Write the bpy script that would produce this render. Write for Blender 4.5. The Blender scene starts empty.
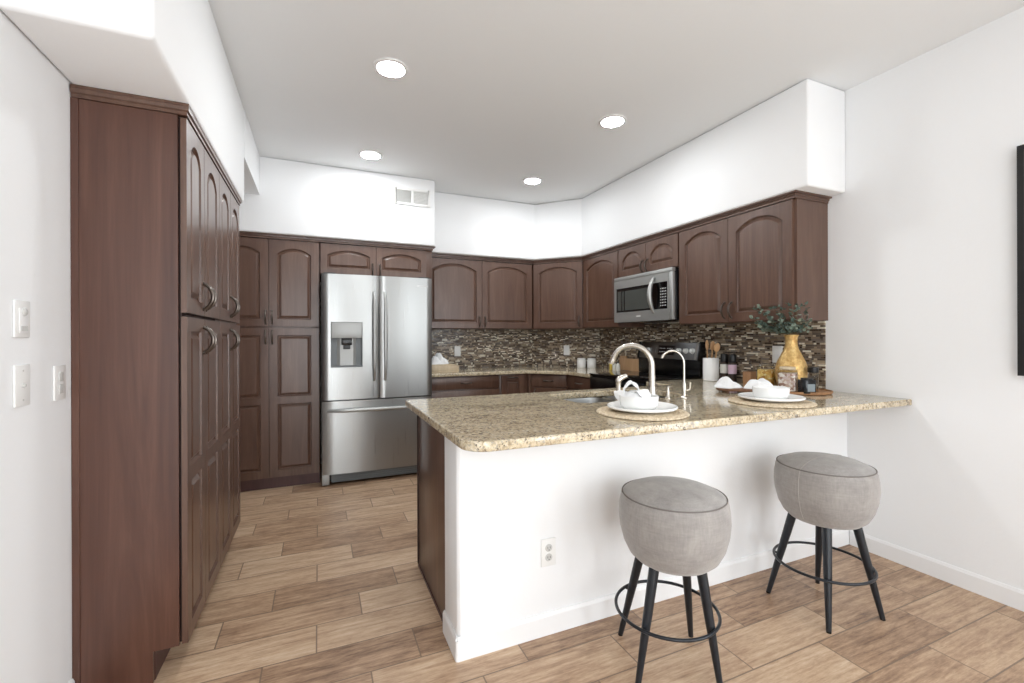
import bpy, bmesh, math, random
from mathutils import Vector, Matrix
random.seed(7)
PI = math.pi
C = bpy.context.scene.collection

# ------------------------------------------------------------------ camera, world, light
F, VH, H, TH, ROLL = 446.13, 338.4, 1.247, 0.4089, -0.0035
cd = bpy.data.cameras.new('camera')
cam = bpy.data.objects.new('camera', cd)
C.objects.link(cam)
cd.sensor_fit = 'HORIZONTAL'
cd.sensor_width = 36
cd.lens = F * 36 / 1024
cd.shift_y = -(341.5 - VH) / 1024
cd.clip_start = 0.05
cam.matrix_world = (Matrix.Translation((0, 0, H)) @ Matrix.Rotation(-TH, 4, 'Z')
                    @ Matrix.Rotation(PI / 2, 4, 'X') @ Matrix.Rotation(-ROLL * -1.0, 4, 'Z'))
S = bpy.context.scene
S.camera = cam

w = bpy.data.worlds.new('world')
S.world = w
w.use_nodes = True
bg = w.node_tree.nodes['Background']
bg.inputs[0].default_value = (0.93, 0.96, 1.0, 1)
bg.inputs[1].default_value = 1.6

S.view_settings.view_transform = 'Standard'
S.view_settings.look = 'None'
S.view_settings.exposure = 0.55
S.view_settings.gamma = 1.0
S.view_settings.use_curve_mapping = False


def area(name, loc, rot, sx, sy, power, col=(1, 1, 1)):
    l = bpy.data.lights.new(name, 'AREA')
    l.shape = 'RECTANGLE'
    l.size, l.size_y, l.energy, l.color = sx, sy, power, col
    o = bpy.data.objects.new(name, l)
    C.objects.link(o)
    o.location = loc
    o.rotation_euler = rot
    return o


CEIL = 2.743
XL, XR, YB, YF = -0.778, 2.937, 4.85, -2.9
# daylight: added windows behind the camera, placed for fridge reflections; patio door at right
DAY = (0.92, 0.97, 1.0)
area('added_daylight_left', (-0.39, YF + 0.03, 1.25), (PI / 2, 0, 0), 0.62, 2.2, 22, DAY)
area('added_daylight_narrow', (0.925, YF + 0.03, 1.25), (PI / 2, 0, 0), 0.36, 2.2, 13, DAY)
area('added_daylight_side', (2.45, YF + 0.03, 1.25), (PI / 2, 0, 0), 0.42, 2.2, 15, DAY)
area('daylight_patio_door', (XR - 0.03, -1.35, 1.25), (PI / 2, 0, PI / 2), 2.2, 2.1, 29, DAY)
LAMP = 112.0      # emission of the recessed lamps


# ------------------------------------------------------------------ materials
def mat(name, base=(0.8, 0.8, 0.8), rough=0.5, metal=0.0, **kw):
    m = bpy.data.materials.new(name)
    m.use_nodes = True
    p = m.node_tree.nodes['Principled BSDF']
    p.inputs['Base Color'].default_value = (*base, 1)
    p.inputs['Roughness'].default_value = rough
    p.inputs['Metallic'].default_value = metal
    for k, v in kw.items():
        p.inputs[k].default_value = v
    return m


def srgb(r, g, b):
    f = lambda c: c / 12.92 if c <= 0.04045 else ((c + 0.055) / 1.055) ** 2.4
    return tuple(f(x / 255) for x in (r, g, b))


class NT:
    def __init__(s, m):
        s.t = m.node_tree
        s.p = s.t.nodes['Principled BSDF']

    def n(s, typ, **kw):
        o = s.t.nodes.new(typ)
        for k, v in kw.items():
            setattr(o, k, v)
        return o

    def l(s, a, b):
        s.t.links.new(a, b)

    def m(s, op, a, b=0.0, c=None):
        o = s.n('ShaderNodeMath', operation=op)
        for i, v in enumerate((a, b, c)):
            if v is None:
                continue
            if isinstance(v, (int, float)):
                o.inputs[i].default_value = v
            else:
                s.l(v, o.inputs[i])
        return o.outputs[0]

    def coord(s, scale=(1, 1, 1), rand=False, kind='Object'):
        tc = s.n('ShaderNodeTexCoord')
        v = tc.outputs[kind]
        if rand:
            oi = s.n('ShaderNodeObjectInfo')
            r = s.m('MULTIPLY', oi.outputs['Random'], 37.0)
            a = s.n('ShaderNodeVectorMath', operation='ADD')
            s.l(v, a.inputs[0])
            s.l(r, a.inputs[1])
            v = a.outputs[0]
        mp = s.n('ShaderNodeMapping')
        mp.inputs['Scale'].default_value = scale
        s.l(v, mp.inputs['Vector'])
        return mp.outputs[0]

    def noise(s, vec, scale, detail=4, rough=0.6, dist=0.0):
        o = s.n('ShaderNodeTexNoise')
        o.inputs['Scale'].default_value = scale
        o.inputs['Detail'].default_value = detail
        o.inputs['Roughness'].default_value = rough
        o.inputs['Distortion'].default_value = dist
        s.l(vec, o.inputs['Vector'])
        return o.outputs['Fac']

    def ramp(s, fac, stops, interp='LINEAR'):
        o = s.n('ShaderNodeValToRGB')
        o.color_ramp.interpolation = interp
        e = o.color_ramp.elements
        while len(e) > 1:
            e.remove(e[-1])
        e[0].position = stops[0][0]
        e[0].color = (*stops[0][1], 1)
        for p_, c_ in stops[1:]:
            k = e.new(p_)
            k.color = (*c_, 1)
        s.l(fac, o.inputs[0])
        return o.outputs[0]

    def mix(s, fac, a, b, mode='MIX'):
        o = s.n('ShaderNodeMix', data_type='RGBA', blend_type=mode)
        for sock, v in ((o.inputs[0], fac), (o.inputs[6], a), (o.inputs[7], b)):
            if isinstance(v, (int, float)):
                sock.default_value = v
            elif isinstance(v, tuple):
                sock.default_value = (*v, 1)
            else:
                s.l(v, sock)
        return o.outputs[2]

    def bump(s, h, strength=0.2, dist=0.01):
        o = s.n('ShaderNodeBump')
        o.inputs['Strength'].default_value = strength
        o.inputs['Distance'].default_value = dist
        s.l(h, o.inputs['Height'])
        s.l(o.outputs[0], s.p.inputs['Normal'])


def wall_mat(name, col, rough=0.85):
    m = mat(name, col, rough)
    t = NT(m)
    v = t.coord(kind='Object')
    t.bump(t.noise(v, 70, 3), 0.12, 0.004)
    return m


M = {}
M['wall'] = wall_mat('white_wall_paint', srgb(243, 244, 245))
M['ceil'] = wall_mat('white_ceiling_paint', srgb(240, 242, 243))
M['trim'] = mat('white_semigloss_trim', srgb(240, 240, 240), 0.4)
M['plastic'] = mat('white_plastic', srgb(240, 240, 238), 0.35)
M['shaded_white'] = mat('shaded_plastic', srgb(205, 205, 202), 0.4)  # white plastic with shade mixed into its colour
M['slot'] = mat('outlet_slot', srgb(60, 60, 60), 0.6)


def wood_mat(name, dark, mid, light, rough=0.34, scale=1.0, coat=0.25, dist=1.2):
    m = mat(name, mid, rough)
    t = NT(m)
    v = t.coord((9 * scale, 9 * scale, 0.8 * scale), rand=True)
    a = t.noise(v, 1.6, 6, 0.62, dist)
    v2 = t.coord((60 * scale, 60 * scale, 2.5 * scale), rand=True)
    b = t.noise(v2, 2.0, 3, 0.6)
    f = t.m('ADD', t.m('MULTIPLY', a, 0.75), t.m('MULTIPLY', b, 0.25))
    c = t.ramp(f, [(0.3, dark), (0.52, mid), (0.72, light)])
    t.l(c, t.p.inputs['Base Color'])
    t.p.inputs['Coat Weight'].default_value = coat
    t.p.inputs['Coat Roughness'].default_value = 0.22
    t.bump(b, 0.04, 0.002)
    return m


M['wood'] = wood_mat('dark_cherry_wood', srgb(78, 53, 42), srgb(93, 67, 54), srgb(110, 83, 68))
M['panelwood'] = wood_mat('reddish_veneer', srgb(66, 38, 29), srgb(84, 53, 41), srgb(102, 69, 55), scale=0.45, dist=2.2)
M['carcass'] = mat('cabinet_shadow_gap', srgb(48, 28, 22), 0.6)  # near-black colour paints in the shade of the gap beside the end panel
M['toe'] = wood_mat('toe_kick_wood', srgb(62, 36, 34), srgb(74, 44, 42), srgb(82, 52, 48), 0.5)
M['bronze'] = mat('oil_rubbed_bronze', srgb(104, 96, 90), 0.3, 1.0)


def steel_mat(name, col, rough=0.3, vert=True, aniso=0.8):
    m = mat(name, col, rough, 1.0)
    t = NT(m)
    v = t.coord((1, 1, 500) if not vert else (500, 500, 2))
    n = t.noise(v, 1.0, 2, 0.5)
    r = t.m('ADD', t.m('MULTIPLY', n, 0.12), rough - 0.06)
    t.l(r, t.p.inputs['Roughness'])
    t.bump(n, 0.03, 0.001)
    t.p.inputs['Anisotropic'].default_value = aniso
    t.p.inputs['Anisotropic Rotation'].default_value = 0.25
    tg = t.n('ShaderNodeTangent')
    tg.direction_type = 'RADIAL'
    tg.axis = 'Z'
    t.l(tg.outputs[0], t.p.inputs['Tangent'])
    return m


M['steel'] = steel_mat('brushed_stainless_steel', srgb(160, 161, 160), 0.30)
M['steel_plain'] = mat('satin_steel', srgb(200, 200, 197), 0.28, 1.0)
M['basin'] = mat('sink_steel', srgb(150, 151, 150), 0.3, 1.0)
M['nickel'] = mat('brushed_nickel', srgb(214, 209, 200), 0.25, 1.0)
M['steel_light'] = mat('light_satin_steel', srgb(176, 177, 175), 0.42, 0.75)
M['knob'] = mat('silver_knob', srgb(240, 240, 238), 0.35, 0.3)
M['panel_grey'] = mat('silver_grey_panel', srgb(172, 173, 171), 0.4, 0.3)
M['slate'] = steel_mat('dark_range_steel', srgb(150, 151, 152), 0.4)
M['black'] = mat('black_enamel', srgb(14, 14, 15), 0.25)
M['glass_black'] = mat('black_ceramic_glass', srgb(8, 8, 9), 0.06)
M['mwglass'] = mat('microwave_window', srgb(74, 77, 74), 0.12)
M['grey_plastic'] = mat('grey_plastic', srgb(112, 117, 119), 0.4)
M['darkgrey'] = mat('dark_grey_plastic', srgb(52, 54, 55), 0.4)
M['porcelain'] = mat('white_porcelain', srgb(246, 246, 244), 0.18)
M['white_mark'] = mat('white_print', srgb(225, 225, 225), 0.5)
M['legs'] = mat('black_metal_legs', srgb(30, 34, 40), 0.3, 0.2)
M['frame_black'] = mat('black_frame', srgb(20, 20, 20), 0.4)
M['utensil'] = wood_mat('light_utensil_wood', srgb(176, 132, 88), srgb(196, 152, 106), srgb(212, 170, 124), 0.5, 3, 0)
M['tray'] = wood_mat('warm_tray_wood', srgb(150, 108, 74), srgb(176, 132, 94), srgb(192, 150, 110), 0.5, 2, 0)
M['board'] = wood_mat('walnut_board_wood', srgb(92, 62, 42), srgb(118, 82, 58), srgb(140, 100, 72), 0.5, 2, 0)
M['cardboard'] = wood_mat('tan_board_wood', srgb(186, 146, 108), srgb(202, 164, 126), srgb(214, 178, 140), 0.5, 1.5, 0)
M['crate'] = wood_mat('pale_crate_wood', srgb(186, 166, 138), srgb(204, 186, 158), srgb(218, 202, 176), 0.55, 1.5, 0)


def led():
    m = bpy.data.materials.new('lamp_lens')
    m.use_nodes = True
    p = m.node_tree.nodes['Principled BSDF']
    p.inputs['Emission Color'].default_value = (0.95, 0.98, 1.0, 1)
    p.inputs['Emission Strength'].default_value = LAMP
    return m


M['led'] = led()


def granite():
    m = mat('beige_granite', srgb(190, 170, 138), 0.12)
    t = NT(m)
    v = t.coord((1, 1, 1))
    a = t.noise(v, 55, 7, 0.72, 0.4)
    vs = t.coord((0.55, 1.5, 1))
    big = t.noise(vs, 8, 4, 0.6, 0.8)
    f = t.m('ADD', t.m('MULTIPLY', a, 0.72), t.m('MULTIPLY', big, 0.28))
    c = t.ramp(f, [(0.33, srgb(104, 90, 74)), (0.42, srgb(156, 138, 112)), (0.49, srgb(198, 182, 152)),
                   (0.57, srgb(217, 204, 177)), (0.67, srgb(232, 225, 208))])
    vo = t.n('ShaderNodeTexVoronoi')
    vo.inputs['Scale'].default_value = 170
    wv = t.n('ShaderNodeVectorMath', operation='ADD')
    t.l(v, wv.inputs[0])
    nz = t.n('ShaderNodeTexNoise')
    nz.inputs['Scale'].default_value = 60
    t.l(v, nz.inputs['Vector'])
    sc = t.n('ShaderNodeVectorMath', operation='SCALE')
    sc.inputs['Scale'].default_value = 0.02
    t.l(nz.outputs['Color'], sc.inputs[0])
    t.l(sc.outputs[0], wv.inputs[1])
    t.l(wv.outputs[0], vo.inputs['Vector'])
    sep = t.n('ShaderNodeSeparateColor')
    t.l(vo.outputs['Color'], sep.inputs[0])
    dark = t.m('GREATER_THAN', sep.outputs[0], 0.86)
    dark2 = t.m('MULTIPLY', dark, t.m('GREATER_THAN', t.noise(v, 22, 3), 0.5))
    c = t.mix(t.m('MULTIPLY', dark2, 0.8), c, srgb(66, 56, 48))
    grey = t.m('MULTIPLY', t.m('LESS_THAN', sep.outputs[1], 0.14), 0.7)
    c = t.mix(grey, c, srgb(158, 152, 142))
    t.l(c, t.p.inputs['Base Color'])
    t.p.inputs['Coat Weight'].default_value = 0.3
    t.p.inputs['Coat Roughness'].default_value = 0.05
    return m


M['granite'] = granite()


def tile_cells(t, x, y, x0, y0, L, P, step, g, wob=None):
    """running-bond cells: returns (mask of the joint, vector id of the cell)"""
    ry = t.m('DIVIDE', t.m('SUBTRACT', y, y0), P)
    row = t.m('FLOOR', ry)
    fy = t.m('FRACT', ry)
    if wob is None:
        off = t.m('MULTIPLY', row, step)
        xx = t.m('DIVIDE', t.m('SUBTRACT', t.m('SUBTRACT', x, x0), off), L)
    else:
        wn = t.n('ShaderNodeTexWhiteNoise', noise_dimensions='1D')
        t.l(row, wn.inputs['W'])
        xx = t.m('ADD', t.m('DIVIDE', x, L), t.m('MULTIPLY', wn.outputs[0], 17.0))
        # uneven strip lengths along the row
        xx = t.m('ADD', xx, t.m('MULTIPLY', t.m('SINE', t.m('MULTIPLY', xx, 2.1)), wob))
    col = t.m('FLOOR', xx)
    fx = t.m('FRACT', xx)
    dx = t.m('MULTIPLY', t.m('MINIMUM', fx, t.m('SUBTRACT', 1.0, fx)), L)
    dy = t.m('MULTIPLY', t.m('MINIMUM', fy, t.m('SUBTRACT', 1.0, fy)), P)
    joint = t.m('LESS_THAN', t.m('MINIMUM', dx, dy), g)
    cv = t.n('ShaderNodeCombineXYZ')
    t.l(row, cv.inputs[0])
    t.l(col, cv.inputs[1])
    return joint, cv.outputs[0]


def floor_mat():
    m = mat('wood_look_plank_tile', srgb(180, 150, 120), 0.38)
    t = NT(m)
    tc = t.n('ShaderNodeTexCoord')
    sp = t.n('ShaderNodeSeparateXYZ')
    t.l(tc.outputs['Object'], sp.inputs[0])
    joint, cid = tile_cells(t, sp.outputs[0], sp.outputs[1], 2.25, 0.800, 0.5655, 0.1893, 0.1885, 0.0028)
    wn = t.n('ShaderNodeTexWhiteNoise', noise_dimensions='3D')
    t.l(cid, wn.inputs['Vector'])
    rnd = wn.outputs['Value']
    sc = t.n('ShaderNodeVectorMath', operation='SCALE')
    sc.inputs['Scale'].default_value = 3.7
    t.l(wn.outputs['Color'], sc.inputs[0])
    ad = t.n('ShaderNodeVectorMath', operation='ADD')
    t.l(tc.outputs['Object'], ad.inputs[0])
    t.l(sc.outputs[0], ad.inputs[1])
    mp = t.n('ShaderNodeMapping')
    mp.inputs['Scale'].default_value = (1.7, 26, 1)
    t.l(ad.outputs[0], mp.inputs['Vector'])
    g1 = t.noise(mp.outputs[0], 2.0, 7, 0.66, 0.5)
    mp2 = t.n('ShaderNodeMapping')
    mp2.inputs['Scale'].default_value = (2.4, 9.0, 1)
    t.l(ad.outputs[0], mp2.inputs['Vector'])
    g2 = t.noise(mp2.outputs[0], 2.4, 5, 0.7, 0.4)
    mp3 = t.n('ShaderNodeMapping')
    mp3.inputs['Scale'].default_value = (18, 90, 1)
    t.l(ad.outputs[0], mp3.inputs['Vector'])
    g3 = t.noise(mp3.outputs[0], 1.5, 4, 0.7, 0.3)
    f = t.m('ADD', t.m('ADD', t.m('MULTIPLY', g1, 0.45), t.m('MULTIPLY', g2, 0.33)), t.m('MULTIPLY', g3, 0.22))
    f = t.m('ADD', f, t.m('MULTIPLY', t.m('SUBTRACT', rnd, 0.5), 0.13))
    c = t.ramp(f, [(0.32, srgb(104, 78, 60)), (0.41, srgb(148, 118, 94)), (0.49, srgb(178, 147, 119)),
                   (0.57, srgb(198, 169, 140)), (0.68, srgb(216, 193, 166))])
    c = t.mix(t.m('MULTIPLY', joint, 0.9), c, srgb(122, 102, 84))
    t.l(c, t.p.inputs['Base Color'])
    h = t.m('SUBTRACT', t.m('MULTIPLY', g1, 0.25), joint)
    t.bump(h, 0.25, 0.002)
    t.l(t.m('ADD', t.m('MULTIPLY', g1, 0.25), 0.27), t.p.inputs['Roughness'])
    return m


M['floor'] = floor_mat()


def mosaic():
    m = mat('mosaic_strip_tile', srgb(110, 98, 84), 0.2)
    t = NT(m)
    tc = t.n('ShaderNodeTexCoord')
    sp = t.n('ShaderNodeSeparateXYZ')
    t.l(tc.outputs['Object'], sp.inputs[0])
    joint, cid = tile_cells(t, sp.outputs[0], sp.outputs[2], 0, 0, 0.032, 0.0125, 0, 0.0009, wob=0.42)
    wn = t.n('ShaderNodeTexWhiteNoise', noise_dimensions='3D')
    t.l(cid, wn.inputs['Vector'])
    c = t.ramp(wn.outputs['Value'], [(0.0, srgb(68, 55, 47)), (0.14, srgb(109, 93, 79)), (0.30, srgb(143, 125, 107)),
                                     (0.45, srgb(173, 158, 137)), (0.60, srgb(125, 116, 109)), (0.70, srgb(198, 188, 168)),
                                     (0.82, srgb(88, 75, 66)), (0.88, srgb(234, 229, 216))], 'CONSTANT')
    v = t.coord((8, 1, 30))
    n = t.noise(v, 5, 4)
    c = t.mix(0.35, c, t.ramp(n, [(0.3, srgb(70, 60, 50)), (0.7, srgb(170, 156, 134))]), 'OVERLAY')
    c = t.mix(joint, c, srgb(128, 118, 104))
    t.l(c, t.p.inputs['Base Color'])
    wn2 = t.n('ShaderNodeTexWhiteNoise', noise_dimensions='3D')
    ad = t.n('ShaderNodeVectorMath', operation='ADD')
    t.l(cid, ad.inputs[0])
    ad.inputs[1].default_value = (5.3, 9.1, 2.2)
    t.l(ad.outputs[0], wn2.inputs['Vector'])
    t.l(t.m('ADD', t.m('MULTIPLY', wn2.outputs['Value'], 0.4), 0.08), t.p.inputs['Roughness'])
    hh = t.m('SUBTRACT', t.m('MULTIPLY', wn2.outputs['Value'], 0.7), t.m('MULTIPLY', joint, 1.0))
    t.bump(hh, 0.35, 0.002)
    return m


M['mosaic'] = mosaic()


def fabric():
    m = mat('grey_velvet_fabric', srgb(160, 153, 148), 0.9)
    t = NT(m)
    v = t.coord((1, 1, 1), rand=True)
    a = t.noise(v, 9, 5, 0.65, 0.6)
    b = t.noise(t.coord((400, 400, 400)), 1, 2)
    wv = t.noise(t.coord((20, 20, 160)), 1.0, 3)
    wh = t.noise(t.coord((160, 160, 20)), 1.0, 3)
    wv = t.m('MULTIPLY', t.m('ADD', wv, wh), 0.5)
    f = t.m('ADD', t.m('MULTIPLY', a, 0.55), t.m('MULTIPLY', wv, 0.45))
    c = t.ramp(f, [(0.3, srgb(126, 121, 118)), (0.5, srgb(150, 145, 141)), (0.7, srgb(170, 165, 160))])
    t.l(c, t.p.inputs['Base Color'])
    t.p.inputs['Sheen Weight'].default_value = 0.35
    t.bump(t.m('ADD', b, wv), 0.12, 0.002)
    return m


M['fabric'] = fabric()
M['piping'] = mat('grey_piping', srgb(118, 112, 108), 0.9)
M['seam'] = mat('pale_seam', srgb(176, 170, 165), 0.9)


def gold():
    m = mat('hammered_gold', srgb(206, 160, 84), 0.42, 0.55)
    t = NT(m)
    v = t.coord()
    vo = t.n('ShaderNodeTexVoronoi')
    vo.inputs['Scale'].default_value = 90
    t.l(v, vo.inputs['Vector'])
    t.bump(vo.outputs['Distance'], 0.5, 0.003)
    c = t.ramp(t.noise(v, 40, 4), [(0.35, srgb(186, 144, 84)), (0.6, srgb(224, 190, 126)), (0.8, srgb(240, 216, 164))])
    t.l(c, t.p.inputs['Base Color'])
    return m


M['gold'] = gold()


def speckle(name, cols, scale, rough=0.7):
    m = mat(name, cols[0], rough)
    t = NT(m)
    vo = t.n('ShaderNodeTexVoronoi')
    vo.inputs['Scale'].default_value = scale
    t.l(t.coord(), vo.inputs['Vector'])
    sep = t.n('ShaderNodeSeparateColor')
    t.l(vo.outputs['Color'], sep.inputs[0])
    st = [(i / len(cols), c) for i, c in enumerate(cols)]
    t.l(t.ramp(sep.outputs[0], st, 'CONSTANT'), t.p.inputs['Base Color'])
    t.bump(vo.outputs['Distance'], 0.6, 0.004)
    return m


M['pasta'] = speckle('golden_pasta', [srgb(222, 178, 92), srgb(236, 204, 128), srgb(196, 146, 70), srgb(240, 222, 170)], 60)
M['granola'] = speckle('pink_brown_mix', [srgb(196, 170, 152), srgb(226, 216, 206), srgb(160, 126, 108), srgb(206, 184, 178), srgb(236, 228, 220)], 75)
M['weave'] = speckle('woven_natural_fibre', [srgb(216, 198, 170), srgb(202, 182, 152), srgb(226, 210, 184)], 120, 0.9)
M['leaf'] = speckle('eucalyptus_leaf', [srgb(74, 92, 82), srgb(96, 112, 100), srgb(58, 74, 64), srgb(118, 130, 114)], 26, 0.55)
M['stem'] = mat('plant_stem', srgb(96, 84, 58), 0.7)
M['glass'] = mat('clear_glass', (0.95, 0.97, 0.97), 0.03, 0.0, **{'Transmission Weight': 1.0, 'IOR': 1.12})
M['napkin'] = mat('white_linen', srgb(240, 240, 240), 0.9)
M['lid_black'] = mat('black_lid', srgb(18, 18, 20), 0.35)
M['label_pink'] = mat('pink_label', srgb(214, 186, 204), 0.5)
M['label_white'] = mat('pale_label', srgb(226, 226, 218), 0.5)
M['spice'] = mat('dark_spice', srgb(60, 48, 42), 0.5)
M['oil'] = mat('yellow_soap', srgb(214, 186, 84), 0.3)
M['candle'] = mat('dark_candle_glass', srgb(26, 30, 34), 0.12)
M['candle_label'] = mat('grey_blue_label', srgb(132, 142, 148), 0.5)
M['art'] = speckle('muted_canvas', [srgb(170, 152, 136), srgb(188, 172, 156), srgb(150, 134, 120)], 6)


# ------------------------------------------------------------------ mesh helpers
class MB:
    def __init__(s):
        s.v, s.f = [], []

    def add(s, vs, fs):
        k = len(s.v)
        s.v += [tuple(p) for p in vs]
        s.f += [tuple(i + k for i in f) for f in fs]
        return s

    def box(s, x0, x1, y0, y1, z0, z1):
        return s.add([(x0, y0, z0), (x1, y0, z0), (x1, y1, z0), (x0, y1, z0),
                      (x0, y0, z1), (x1, y0, z1), (x1, y1, z1), (x0, y1, z1)],
                     [(0, 3, 2, 1), (4, 5, 6, 7), (0, 1, 5, 4), (1, 2, 6, 5), (2, 3, 7, 6), (3, 0, 4, 7)])

    def prism(s, pts, z0, z1):
        n = len(pts)
        a = sum(pts[i][0] * pts[(i + 1) % n][1] - pts[(i + 1) % n][0] * pts[i][1] for i in range(n))
        if a < 0:
            pts = pts[::-1]
        vs = [(x, y, z0) for x, y in pts] + [(x, y, z1) for x, y in pts]
        fs = [tuple(range(n - 1, -1, -1)), tuple(range(n, 2 * n))]
        fs += [(i, (i + 1) % n, n + (i + 1) % n, n + i) for i in range(n)]
        return s.add(vs, fs)

    def lathe(s, prof, seg=32, loc=(0, 0, 0), axis='Z', cap=True):
        vs, fs = [], []
        for r, z in prof:
            for k in range(seg):
                a = 2 * PI * k / seg
                p = (r * math.cos(a), r * math.sin(a), z)
                if axis == 'Y':
                    p = (p[0], -p[2], p[1])
                if axis == 'X':
                    p = (-p[2], -p[0], p[1])
                vs.append((p[0] + loc[0], p[1] + loc[1], p[2] + loc[2]))
        for i in range(len(prof) - 1):
            for k in range(seg):
                k2 = (k + 1) % seg
                fs.append((i * seg + k, i * seg + k2, (i + 1) * seg + k2, (i + 1) * seg + k))
        if cap:
            if prof[0][0] > 1e-5:
                fs.append(tuple(range(seg - 1, -1, -1)))
            if prof[-1][0] > 1e-5:
                b = (len(prof) - 1) * seg
                fs.append(tuple(range(b, b + seg)))
        return s.add(vs, fs)

    def tube(s, pts, rad, seg=10, closed=False):
        pts = [Vector(p) for p in pts]
        n = len(pts)
        if isinstance(rad, (int, float)):
            rad = [rad] * n
        vs, fs = [], []
        up = None
        for i, p in enumerate(pts):
            if closed:
                d = pts[(i + 1) % n] - pts[i - 1]
            else:
                d = pts[min(i + 1, n - 1)] - pts[max(i - 1, 0)]
            d.normalize()
            if up is None:
                up = d.orthogonal().normalized()
            up = (up - d * up.dot(d))
            up = up.normalized() if up.length > 1e-6 else d.orthogonal().normalized()
            sd = d.cross(up)
            for k in range(seg):
                a = 2 * PI * k / seg
                vs.append(p + (up * math.cos(a) + sd * math.sin(a)) * rad[i])
        m = n if closed else n - 1
        for i in range(m):
            j = (i + 1) % n
            for k in range(seg):
                k2 = (k + 1) % seg
                fs.append((i * seg + k, i * seg + k2, j * seg + k2, j * seg + k))
        if not closed:
            fs.append(tuple(range(seg - 1, -1, -1)))
            fs.append(tuple(range((n - 1) * seg, n * seg)))
        return s.add(vs, fs)

    def build(s, name, m, parent=None, bevel=0.0, smooth=False, seg=2, **props):
        me = bpy.data.meshes.new(name)
        me.from_pydata(s.v, [], s.f)
        bm = bmesh.new()
        bm.from_mesh(me)
        bmesh.ops.remove_doubles(bm, verts=bm.verts, dist=1e-5)
        bmesh.ops.recalc_face_normals(bm, faces=bm.faces)
        if bevel > 0:
            ed = [e for e in bm.edges if len(e.link_faces) == 2 and e.calc_face_angle(0) > 0.5]
            bmesh.ops.bevel(bm, geom=ed, offset=bevel, segments=seg, affect='EDGES', profile=0.5, clamp_overlap=True)
        bm.to_mesh(me)
        bm.free()
        if smooth or bevel > 0:
            for p in me.polygons:
                p.use_smooth = True
            me.set_sharp_from_angle(angle=0.7 if smooth else 0.6)
        me.materials.append(M[m] if isinstance(m, str) else m)
        o = bpy.data.objects.new(name, me)
        C.objects.link(o)
        if parent:
            o.parent = parent
        for k, v in props.items():
            o[k] = v
        return o


def struct(name, mb, m, bevel=0.0, seg=2):
    return mb.build(name, m, None, bevel, seg=seg, kind='structure')


def thing(name, label, cat, loc=(0, 0, 0), rz=0.0, group=None):
    o = bpy.data.objects.new(name, None)
    o.empty_display_size = 0.05
    C.objects.link(o)
    o.location = loc
    o.rotation_euler = (0, 0, rz)
    o['label'] = label
    o['category'] = cat
    if group:
        o['group'] = group
    return o


def tag(o, label, cat, group=None):
    o['label'] = label
    o['category'] = cat
    if group:
        o['group'] = group
    return o


def text_part(name, body, size, m, parent, loc, rot, depth=0.0004):
    cu = bpy.data.curves.new(name, 'FONT')
    cu.body = body
    cu.size = size
    cu.extrude = depth
    cu.align_x = 'CENTER'
    cu.align_y = 'CENTER'
    o = bpy.data.objects.new(name, cu)
    C.objects.link(o)
    bpy.context.view_layer.update()
    me = bpy.data.meshes.new_from_object(o.evaluated_get(bpy.context.evaluated_depsgraph_get()))
    bpy.data.objects.remove(o)
    bpy.data.curves.remove(cu)
    me.transform(Matrix.Translation(loc) @ rot.to_4x4())
    me.materials.clear()
    me.materials.append(M[m])
    n = bpy.data.objects.new(name, me)
    C.objects.link(n)
    n.parent = parent
    return n


def curve_slab(outline, holes, z0, z1, r=0.006):
    """flat slab with holes and eased edges"""
    cu = bpy.data.curves.new('slab', 'CURVE')
    cu.dimensions = '2D'
    cu.fill_mode = 'BOTH'
    cu.extrude = (z1 - z0) / 2 - r
    cu.bevel_depth = r
    cu.bevel_resolution = 3
    cu.offset = -r
    for ring in [outline] + holes:
        sp = cu.splines.new('POLY')
        sp.points.add(len(ring) - 1)
        for p, (x, y) in zip(sp.points, ring):
            p.co = (x, y, 0, 1)
        sp.use_cyclic_u = True
    o = bpy.data.objects.new('slab', cu)
    C.objects.link(o)
    bpy.context.view_layer.update()
    me = bpy.data.meshes.new_from_object(o.evaluated_get(bpy.context.evaluated_depsgraph_get()))
    bpy.data.objects.remove(o)
    bpy.data.curves.remove(cu)
    me.transform(Matrix.Translation((0, 0, (z0 + z1) / 2)))
    return me


def rrect(x0, x1, y0, y1, r, n=6):
    pts = []
    for cx, cy, a0 in ((x1 - r, y0 + r, -PI / 2), (x1 - r, y1 - r, 0), (x0 + r, y1 - r, PI / 2), (x0 + r, y0 + r, PI)):
        for k in range(n + 1):
            a = a0 + PI / 2 * k / n
            pts.append((cx + r * math.cos(a), cy + r * math.sin(a)))
    return pts


# ------------------------------------------------------------------ the room
T = 0.12
struct('floor', MB().box(XL - T, XR + T, YF - T, YB + T, -0.1, 0), 'floor')
struct('ceiling', MB().box(XL - T, XR + T, YF - T, YB + T, CEIL, CEIL + 0.1), 'ceil')
struct('wall_left', MB().box(XL - T, XL, YF - T, YB + T, 0, CEIL), 'wall')
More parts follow.
